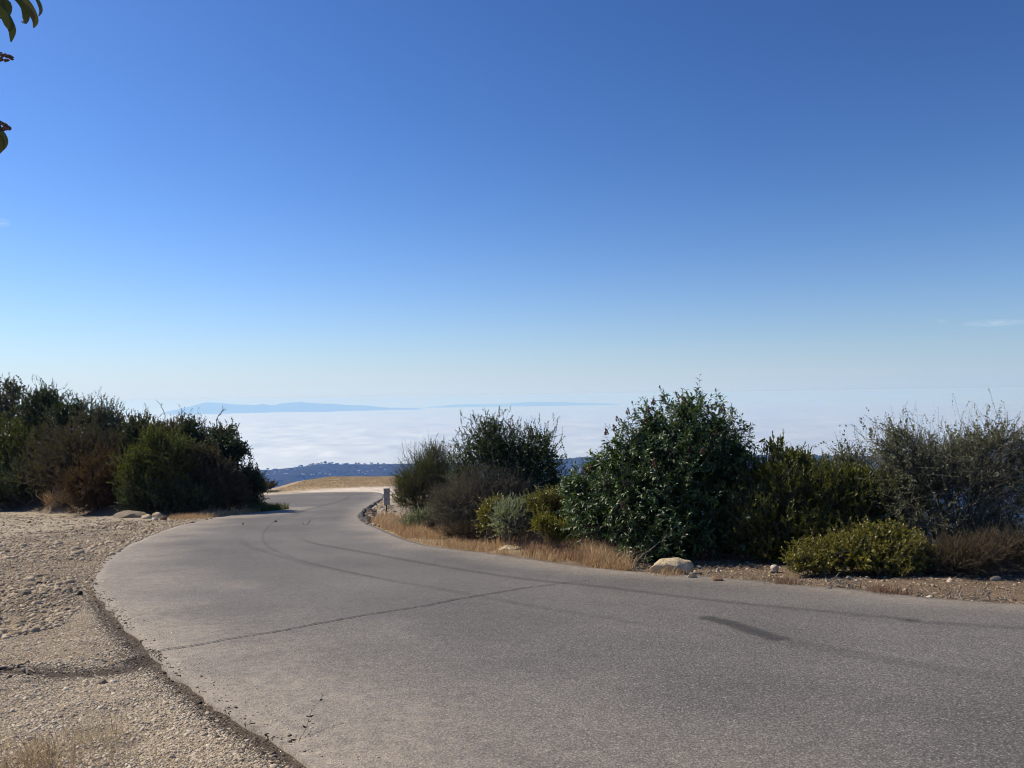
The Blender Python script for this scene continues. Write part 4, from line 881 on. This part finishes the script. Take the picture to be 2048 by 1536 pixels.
rock('rock', 'white stone at the foot of the blond dry plant', 99, 1027, 8, 4, M_PALEROCK, 27, .8, .1, sub=2)
rock('rock', 'white stone left of the foot of the blond dry plant', 77, 1020, 7, 4, M_PALEROCK, 28, .8, .1, sub=2)
g = np.random.default_rng(77)
for k, (px, py) in enumerate([(735, 1050), (752, 1046), (744, 1043), (760, 1040), (770, 1030), (765, 1022), (776, 1018), (748, 1052)]):
    rock('rubble_rock', 'pale broken rock in the rubble at the drain beside the marker post', px, py, 8 + 5 * g.random(), 4 + 2 * g.random(), M_PALEROCK if k % 3 else M_GREYROCK, 60 + k, .8, .15, 'rock', 2, 'rocks in the drain rubble', rz=k)

# loose sticks
def stick(label, pts, r, mat, seed, lift=.01):
    g = np.random.default_rng(seed); P = np.array([gp(*p) for p in pts]); n = 8
    Q = np.stack([np.interp(np.linspace(0, 1, n), np.linspace(0, 1, len(P)), P[:, k]) for k in range(3)], -1) + g.normal(size=(n, 3)) * r * .8; Q[:, 2] += lift
    V, F = tube(Q - Q[0], r * np.linspace(1, .5, n), 5); o = link('stick', mesh_np('stick', V, F, mat), None, label=label, category='stick'); o.location = tuple(Q[0])
stick('pale bleached stick lying on the brown patch left of the road', [(32, 1171), (50, 1174), (72, 1180)], .02, M_PALEBARK, 1)
stick('dark stick behind the pale bleached stick left of the road', [(72, 1170), (90, 1168), (104, 1167)], .018, M_BARK, 2)
stick('white curved stick at the end of the dark rut, lower left', [(34, 1343), (52, 1346), (66, 1357)], .011, M_PALEBARK, 3)
stick('short white stick under the curved one, lower left', [(50, 1356), (57, 1362)], .012, M_PALEBARK, 4)
stick('long dark stick in the rut at the left edge', [(-10, 1349), (25, 1346), (50, 1337)], .013, M_BARK, 5)
stick('dark forked stick above the curved white one', [(30, 1347), (48, 1342), (60, 1336)], .009, M_BARK, 6)
stick('grey stick on the brown dirt near the right frame edge', [(1998, 1177), (2025, 1183)], .009, M_PALEBARK, 7)
stick('pale stick on the dirt below the low withered bush', [(1886, 1165), (1905, 1170)], .008, M_PALEBARK, 8)
stick('brown stick slanting over the dirt by the road edge tuft', [(1835, 1197), (1846, 1188)], .008, M_BARK, 9)
stick('pale stick lying under the tallest bush left of the boulder', [(1240, 1116), (1268, 1117)], .012, M_PALEBARK, 10)

# ------------------------------------------------------------------ gravel (instanced small stones)
def stone_sources(mats, seed):
    col = bpy.data.collections.new('stone shapes')
    for k in range(6):
        m_ = rock_mesh('stone', (1, .62 + .3 * rng.random(), .42 + .25 * rng.random()), seed + k, mats, 1, .3, .5, 4)
        co = np.empty(len(m_.vertices) * 3, np.float32); m_.vertices.foreach_get('co', co); co = co.reshape(-1, 3); co[:, 2] -= co[:, 2].max() * .42; m_.vertices.foreach_set('co', co.ravel()); m_.update()
        col.objects.link(bpy.data.objects.new('stone', m_))
    return col
def stones(name, pts, size, col, seed):
    g = np.random.default_rng(seed); n = len(pts)
    me = mesh_np(name, pts, np.zeros((0, 3), int)); 
    me.attributes.new('scl', 'FLOAT', 'POINT').data.foreach_set('value', (size * np.exp(.42 * g.normal(size=n))).astype(np.float32))
    rot = np.stack((g.normal(size=n) * .35, g.normal(size=n) * .35, g.random(n) * 6.283), -1).astype(np.float32)
    me.attributes.new('rot', 'FLOAT_VECTOR', 'POINT').data.foreach_set('vector', rot.ravel())
    me.attributes.new('pick', 'INT', 'POINT').data.foreach_set('value', g.integers(0, 6, n).astype(np.int32))
    o = link(name, me, None, kind='stuff')
    ng = bpy.data.node_groups.new(name, 'GeometryNodeTree'); ng.interface.new_socket('Geometry', in_out='INPUT', socket_type='NodeSocketGeometry'); ng.interface.new_socket('Geometry', in_out='OUTPUT', socket_type='NodeSocketGeometry')
    gi, go = ng.nodes.new('NodeGroupInput'), ng.nodes.new('NodeGroupOutput'); ip = ng.nodes.new('GeometryNodeInstanceOnPoints'); cinf = ng.nodes.new('GeometryNodeCollectionInfo')
    cinf.inputs['Collection'].default_value = col; cinf.inputs['Separate Children'].default_value = True; cinf.inputs['Reset Children'].default_value = True
    def attr(nm, typ, i=0):
        q = ng.nodes.new('GeometryNodeInputNamedAttribute'); q.data_type = typ; q.inputs['Name'].default_value = nm; return q.outputs['Attribute']
    L_ = ng.links.new; L_(gi.outputs[0], ip.inputs['Points']); L_(cinf.outputs[0], ip.inputs['Instance']); ip.inputs['Pick Instance'].default_value = True
    L_(attr('pick', 'INT'), ip.inputs['Instance Index']); L_(attr('rot', 'FLOAT_VECTOR'), ip.inputs['Rotation']); L_(attr('scl', 'FLOAT'), ip.inputs['Scale']); L_(ip.outputs[0], go.inputs[0])
    md = o.modifiers.new('stones', 'NODES'); md.node_group = ng; return o
COL_TAN = stone_sources(stone_mat('gravel_stone', (.30, .245, .17), (.47, .39, .28), (.70, .60, .455)), 300)
COL_CHIP = stone_sources(stone_mat('chipping_stone', (.46, .39, .29), (.68, .59, .45), (.86, .78, .64)), 310)
COL_DARK = stone_sources(stone_mat('tarred_stone', (.07, .06, .05), (.15, .127, .10), (.34, .29, .22)), 320)
COL_DIRT = stone_sources(stone_mat('dirt_clod', (.17, .125, .085), (.28, .21, .15), (.55, .46, .33)), 330)
clear = lambda x, y, g: (sdf(x, y, ROAD_POLY) > .02) & (seg_dist(x, y, RUT, False) > .17 * g.random(len(x))) & (seg_dist(x, y, BRANCH, False) > .3 * g.random(len(x)) ** .7)
far_gravel = lambda x, y, g: (sdf(x, y, ROAD_POLY) > -.12 * g.random(len(x))) & (fbm(x * .28, y * .5, 61) + .1 * noise(x * 1.3, y * 1.3, 2) + .5 * g.random(len(x)) > .12) & (seg_dist(x, y, RUT, False) > .2)
ZA = [('w', -.5, 2.8), ('w', 1.6, 1.0), (670, 1545), (430, 1400), (325, 1318), (215, 1195), (180, 1150), (110, 1245), (-60, 1285), ('w', -8, 5), ('w', -4.5, 2.8)]
ZB = [(-60, 1300), (120, 1250), (190, 1190), (185, 1160), (260, 1085), (350, 1052), (425, 1038), (395, 1034), (330, 1043), (240, 1043), (120, 1060), (-60, 1080)]
stones('gravel', np.vstack((poly_points(ZA, 150000, 21, keep=clear), poly_points([(0, 1340), (0, 1560), (620, 1560), (300, 1330)], 40000, 51, keep=clear))), .0072, COL_CHIP, 1)
stones('coarse_gravel', np.vstack((poly_points(ZB, 17000, 22, keep=far_gravel), poly_points([(240, 1043), (330, 1044), (425, 1038), (350, 1054), (270, 1085)], 6000, 23, keep=lambda x, y, g: sdf(x, y, ROAD_POLY) > -.15 * g.random(len(x)) ** 3))), .032, COL_TAN, 2)
near_rut = lambda x, y, g: ((seg_dist(x, y, RUT, False) < (.24 * g.random(len(x)) + .02) * (fbm(x * 2.1, y * 2.1, 4) > -.22)) & (sdf(x, y, ROAD_POLY) > .02)) | (seg_dist(x, y, BRANCH, False) < .3 * g.random(len(x)))
stones('fine_gravel', poly_points(ZB, 60000, 41, keep=lambda x, y, g: (sdf(x, y, ROAD_POLY) > -.1 * g.random(len(x)) ** 2) & (y < 10 + 14 * g.random(len(x)))), .0145, COL_TAN, 9)
stones('tarred_gravel', poly_points([('w', .2, 1.6), ('w', 1.6, 1.4), (660, 1545), (330, 1318), (205, 1190), (170, 1150), (165, 1180), (230, 1300), (40, 1320), (-60, 1330), (-60, 1375), (210, 1372), (300, 1370), (520, 1560)], 15000, 24, keep=near_rut), .0075, COL_DARK, 3)
margin = lambda x, y, g: sdf(x, y, ROAD_POLY) > -.7 * g.random(len(x)) ** 3
stones('edge_crumbs', poly_points([('w', .2, 1.6), ('w', 1.8, 1.2), (700, 1545), (350, 1318), (225, 1190), (180, 1150), (165, 1180), (270, 1310), (500, 1560)], 1800, 71, keep=lambda x, y, g: (np.abs(sdf(x, y, ROAD_POLY) - .02) < .16 * g.random(len(x)) ** 1.6) & (fbm(x * 2.4, y * 2.4, 14) + .35 * g.random(len(x)) > .05)), .011, COL_DARK, 11)
stones('road_chippings', poly_points([('w', 1.3, 1.4), ('w', 2.0, 1.8), (760, 1500), (420, 1330), (240, 1160), (190, 1160), (200, 1200), (300, 1320)], 30000, 25, keep=lambda x, y, g: (sdf(x, y, ROAD_POLY) < -.03) & (sdf(x, y, ROAD_POLY) > -1.5 * g.random(len(x)) ** 3.2)), .0046, COL_CHIP, 4)
DIRT = [(1180, 1143), (1300, 1150), (1500, 1167), (1700, 1184), (2048, 1216), ('w', 9, 7.6), ('w', 10, 9.6), (2048, 1150), (1800, 1135), (1600, 1120), (1400, 1110), (1270, 1112)]
stones('dirt_clods', poly_points(DIRT, 9000, 26, keep=off_road), .014, COL_DIRT, 5)
stones('scattered_stones', np.vstack((poly_points(DIRT, 420, 27, keep=off_road), poly_points([(-60, 1085), (120, 1064), (240, 1046), (200, 1034), (-60, 1026)], 2600, 28))), .03, COL_TAN, 6)
stones('drain_rubble', poly_points([(728, 1046), (740, 1058), (790, 1050), (785, 1012), (766, 1000), (745, 1018)], 1500, 29, keep=off_road), .06, COL_TAN, 7)
stones('drain_tar_lumps', poly_points([(726, 1046), (738, 1052), (745, 1040), (752, 1022), (740, 1020), (728, 1030)], 260, 30, keep=off_road), .10, COL_DARK, 8)
# twig and bark litter along the right road edge
g = np.random.default_rng(5); pts = np.vstack((poly_points(DIRT, 900, 31, keep=lambda x, y, g: (sdf(x, y, ROAD_POLY) > .05) & ((sdf(x, y, ROAD_POLY) < .5) | (g.random(len(x)) < .25)) & (fbm(x * 1.4, y * 1.4, 9) + .4 * g.random(len(x)) > .12)), poly_points(DIRT, 160, 32, keep=off_road)))
n = len(pts); a_ = g.random(n) * 6.283; d = np.stack((np.cos(a_), np.sin(a_), .25 * g.normal(size=n)), -1) * (.04 + .09 * g.random(n) ** 2)[:, None]
V, F = prisms(pts + np.array((0, 0, .015)), pts + d + np.array((0, 0, .02)), .002 + .003 * g.random(n), .001 + .002 * g.random(n))
link('twig_litter', mesh_np('twig_litter', V, F, leaf_mat('bark_litter', (.16, .13, .11), (.36, .31, .25), (.52, .46, .37), .85, .15, 0), {'tone': np.repeat(g.random(n), 6)}), None, kind='stuff')

# ------------------------------------------------------------------ marker post
c = gp(774, 1026); o = root('marker_post', 'white marker plate on a dark post at the drain beside the needle leaved bush', 'marker post', c)
kk = np.linalg.norm(c - np.array((0, 0, EYE))) / FPX
M_PLATE = plain_mat('dull_white_plate', (.36, .36, .35), (.28, .28, .27), 6, .6, .3); M_POST = plain_mat('dark_post', (.03, .03, .03), (.05, .05, .048), 10, .6, .3)
def bevelled(name, sx, sy, sz, mat, parent, loc, r=.006):
    import bmesh
    bm = bmesh.new(); bmesh.ops.create_cube(bm, size=1); bmesh.ops.scale(bm, vec=(sx, sy, sz), verts=bm.verts); bmesh.ops.bevel(bm, geom=bm.edges[:], offset=min(r, sy * .3), segments=2, affect='EDGES', profile=.5)
    me = bpy.data.meshes.new(name); bm.to_mesh(me); bm.free(); me.materials.append(mat); q = link(name, me, parent); q.location = loc; return q
pw, phh, hp = 12 * kk, 31 * kk, 46 * kk
bevelled('post', .045, .045, hp + .3, M_POST, o, (-.02, .03, hp / 2 - .15))
bevelled('plate', pw, .012, phh, M_PLATE, o, (0, 0, hp - phh / 2 - .01))
bevelled('cap', pw + .01, .05, .02, M_POST, o, (0, .012, hp + .002))
import bmesh
bm = bmesh.new(); bmesh.ops.create_cone(bm, cap_ends=True, segments=12, radius1=.026, radius2=.02, depth=.012); me = bpy.data.meshes.new('bolt'); bm.to_mesh(me); bm.free(); me.materials.append(plain_mat('grey_bolt', (.2, .21, .22), None, 20, .5, .4))
for dz in (6 * kk, 21 * kk):
    q = link('bolt', me, o); q.location = (-.0, -.012, hp - .01 - dz); q.rotation_euler = (math.pi / 2, 0, 0)

# ------------------------------------------------------------------ sumac branch, top left (stands just left of the frame)
bx_, by_ = -2.05, 1.75; c = np.array((bx_, by_, gz(bx_, by_) - .03))
o = root('sumac_bush', 'near bush in the top left corner, only curled hanging leaves and dry flowers in view', 'shrub', c)
def bez(a, b_, m_, n=12):
    t_ = np.linspace(0, 1, n)[:, None]; return a * (1 - t_) ** 2 + m_ * 2 * t_ * (1 - t_) + b_ * t_ ** 2
Yl = 1.75; parts = []; ends = {}
top_ = at_depth(-170, -60, Yl)
for key, tgt in (('a', at_depth(-18, -14, Yl)), ('b', at_depth(2, 118, Yl)), ('e', at_depth(0, 262, Yl)), ('f', at_depth(-300, -300, Yl + .2)), ('h', at_depth(-420, 100, Yl - .2))):
    st_ = np.array((bx_, by_, c[2] + .9)); ends[key] = tgt
    parts.append(tube(bez(st_, tgt, (st_ + tgt) / 2 + np.array((-.12, 0, .22))) - c, np.linspace(.010, .0025, 12), 6))
parts.append(tube(np.linspace(c - (0, 0, .05), (bx_, by_, c[2] + .92), 8) - c, np.linspace(.022, .012, 8), 7))
parts.append(tube(bez(at_depth(-18, -14, Yl), at_depth(66, -8, Yl), at_depth(20, -18, Yl), 6) - c, np.linspace(.0025, .0015, 6), 5))
V, F = join(parts); link('branches', mesh_np('branches', V, F, M_BARK), o)
M_NEARLEAF = leaf_mat('near_leaf', (.016, .026, .012), (.038, .05, .022), (.07, .06, .03), .4, .4, .16)
def near_leaf(pts, wpx, tilt, tone=.5, dY=0):
    """one folded, curled leaf following a centre line of photo points."""
    P = catmull(np.array([at_depth(px, py, Yl + dY + .02 * k) for k, (px, py) in enumerate(pts)]), 12); kpx = Yl / FPX
    T = unit(np.gradient(P, axis=0)); view = unit(P - np.array((0, 0, EYE))); S = unit(np.cross(T, view)); t_ = np.linspace(0, 1, 12)
    Wd = wpx * kpx * .5 * (np.sin(np.pi * np.clip(t_ * .93 + .05, 0, 1)) ** .75)
    S2 = S * math.cos(tilt) + view * math.sin(tilt); up_ = np.cross(S2, T)
    V = np.stack((P - S2 * Wd[:, None] + up_ * Wd[:, None] * .35, P - S2 * Wd[:, None] * .5 + up_ * Wd[:, None] * .08, P, P + S2 * Wd[:, None] * .5 + up_ * Wd[:, None] * .08, P + S2 * Wd[:, None] + up_ * Wd[:, None] * .35), 1)
    me = mesh_np('leaf', V.reshape(-1, 3) - P[0], grid_faces(12, 5), M_NEARLEAF, {'tone': np.full(60, tone)}, True); q = link('leaf', me, o); q.location = tuple(P[0] - c)
near_leaf([(2, -6), (8, 22), (18, 45), (25, 62), (22, 84)], 20, .3, .6)
near_leaf([(-16, -8), (4, 2), (14, 12), (10, 30), (-6, 36)], 20, .2, .2)
near_leaf([(14, -14), (36, -2), (50, 14), (53, 32), (49, 44), (42, 42)], 17, .5, .2)
near_leaf([(40, -12), (56, 6), (67, 28), (71, 44), (67, 56)], 16, .35, .9)
near_leaf([(60, -12), (74, -2), (81, 12), (82, 24), (77, 33)], 10, .7, .3)
near_leaf([(-14, 256), (2, 262), (11, 278), (10, 292), (2, 304)], 13, .6, .4)
near_leaf([(-22, 262), (-6, 270), (2, 284), (2, 298), (-4, 310)], 13, .2, .3)
near_leaf([(-20, 240), (-4, 243), (6, 248), (12, 254)], 10, .6, .1)
for k in range(14):
    near_leaf([(-160 - 30 * (k % 5), 20 + 28 * k), (-140 - 30 * (k % 5), 24 + 28 * k), (-122 - 28 * (k % 5), 50 + 28 * k), (-118 - 28 * (k % 5), 76 + 28 * k)], 22, .4, .2 + .05 * k, -.1 + .04 * (k % 6))
for key, (pa, pb), s_ in (('b', ((-14, 112), (26, 117)), .33), ('e', ((-10, 250), (20, 257)), .33)):
    a1, b1 = at_depth(*pa, Yl), at_depth(*pb, Yl); q = link('flower_cluster', PANICLES[1 if key == 'b' else 2], o); q.location = tuple(a1 - c)
    q.rotation_euler = Vector(b1 - a1).to_track_quat('Z', 'Y').to_euler(); q.scale = (.32, .32, np.linalg.norm(b1 - a1) / .11)

# ------------------------------------------------------------------ houses and trees on the far ridge
g = np.random.default_rng(42)
def hill_at(px, py):
    d = ray(px, py); az = math.atan2(d[0], d[1]); sl = d[2] / math.hypot(d[0], d[1]); best = None
    for tq in np.linspace(.55, 1.0, 240):
        p = hill_point(az, tq); e = (p[2] - EYE) / math.hypot(p[0], p[1]) - sl
        if e > 0: return p
    return hill_point(az, 1.0)
M_WALLW = plain_mat('house_wall', (.30, .28, .26), (.26, .25, .23), .2, .8, .2); M_ROOF = plain_mat('house_roof', (.40, .33, .28), (.5, .42, .36), .2, .8, .2); M_ROOFW = plain_mat('pale_roof', (.36, .35, .33), (.3, .29, .28), .2, .8, .2)
WALL = box_mesh('wall', -.5, .5, -.5, .5, 0, 1, M_WALLW)
def roof_mesh(m_): return mesh_np('roof', np.array([(-.54, -.56, 0.98), (.54, -.56, 0.98), (.54, .56, 0.98), (-.54, .56, 0.98), (-.54, 0, 1.5), (.54, 0, 1.5)]), np.array([(0, 1, 5, 4), (2, 3, 4, 5), (3, 0, 4, 4), (1, 2, 5, 5)])[:2], m_)
GAB = mesh_np('gable', np.array([(-.5, -.5, 1), (-.5, .5, 1), (-.5, 0, 1.46), (.5, -.5, 1), (.5, .5, 1), (.5, 0, 1.46)]), np.array([(0, 1, 2), (4, 3, 5)]), M_WALLW)
ROOFS = [roof_mesh(M_ROOF), roof_mesh(M_ROOFW)]
houses = [(550, 946, 14), (572, 949, 34), (548, 950, 20), (536, 950, 16), (605, 949, 14), (608, 951, 22), (622, 951, 14), (640, 948, 22), (652, 949, 12), (660, 950, 14), (718, 943, 22), (725, 946, 12), (735, 944, 14), (762, 936, 22), (745, 943, 10), (730, 949, 10), (718, 946, 10),
          (575, 941, 22), (560, 944, 12), (590, 940, 16), (628, 950, 14), (1190, 925, 16), (1150, 930, 14), (1640, 922, 18), (1755, 925, 16), (770, 941, 14)]
for k, (px, py, wm) in enumerate(houses):
    p = hill_at(px, py); q = root('house', 'tiny pale house on the blue hillside under the fog', 'house', p, 'houses on the far hillside')
    q.scale = (wm * .85, 7 + 3 * g.random(), 5.0); q.rotation_euler = (0, 0, .5 * g.normal())
    link('wall', WALL, q); link('gable', GAB, q); link('roof', ROOFS[k % 3 > 0], q)
M_CROWN = plain_mat('far_crown', (.02, .03, .015), (.045, .055, .03), .2, .95, .05)
def crown_mesh(seed):
    g_ = np.random.default_rng(seed); parts = []
    for k in range(7):
        bm = bmesh.new(); bmesh.ops.create_icosphere(bm, subdivisions=1, radius=1); V = np.array([v.co[:] for v in bm.verts]); F = np.array([[v.index for v in f.verts] for f in bm.faces]); bm.free()
        c_ = np.array((g_.normal() * .3, g_.normal() * .3, (.42 + .14 * g_.normal()))); parts.append((V * (.24 + .12 * g_.random()) * np.array((1, 1, .75)) * (.8 + .4 * g_.random((len(V), 1))) + c_, F))
    V, F = join(parts); return mesh_np('crown', V, F, M_CROWN)
CROWNS = [crown_mesh(k) for k in range(4)]; V, F = tube(np.array([(0, 0, -.1), (.01, 0, .3), (0, .01, .6)]), np.array((.05, .035, .02)), 5); TRUNK = mesh_np('trunk', V, F, M_BARK)
for k, (px, hm) in enumerate([(536, 16), (553, 14), (598, 20), (604, 24), (620, 22), (625, 26), (632, 18), (638, 20), (643, 18), (652, 24), (657, 18), (660, 26), (665, 20), (674, 18), (677, 22), (690, 14), (694, 14), (712, 20), (718, 18), (730, 16), (742, 18), (755, 18), (768, 16), (1160, 16), (1176, 20), (1192, 22), (1199, 18), (1612, 18), (1630, 22), (1650, 18), (1745, 20)]):
    d = ray(px, 930); p = hill_point(math.atan2(d[0], d[1]), 1.0 - .002 * g.random()); q = root('tree', 'tiny dark tree on the crest of the far blue hill', 'tree', p, 'trees on the far crest')
    hm *= .5 + .5 * g.random(); q.scale = (hm * 1.2, hm * 1.2, hm); q.rotation_euler = (0, 0, g.random() * 6); link('crown', CROWNS[k % 4], q); link('trunk', TRUNK, q)
# woodland spots on the hillside, one mass
bm = bmesh.new(); bmesh.ops.create_icosphere(bm, subdivisions=1, radius=1); IV = np.array([v.co[:] for v in bm.verts]); IF = np.array([[v.index for v in f.verts] for f in bm.faces]); bm.free()
n = 3000; azs = R(-34) + R(68) * g.random(n); ts = .62 + .385 * g.random(n) ** .55
keep = np.array([float(fbm(np.array([a_ * 60]), np.array([t_ * 40]), 7)[0]) + .3 * g.random() > .02 for a_, t_ in zip(azs, ts)]); azs, ts = azs[keep], ts[keep]
P = np.array([hill_point(a_, t_) for a_, t_ in zip(azs, ts)]); sz = 4 + 6 * g.random(len(P))
V = P[:, None] + IV[None] * sz[:, None, None] * np.array((1.3, 1.3, .8)) * (.75 + .5 * g.random((len(P), len(IV), 1)))
link('hillside_woods', mesh_np('hillside_woods', V.reshape(-1, 3), (IF[None] + (np.arange(len(P)) * len(IV))[:, None, None]).reshape(-1, 3), M_CROWN), None, kind='stuff')
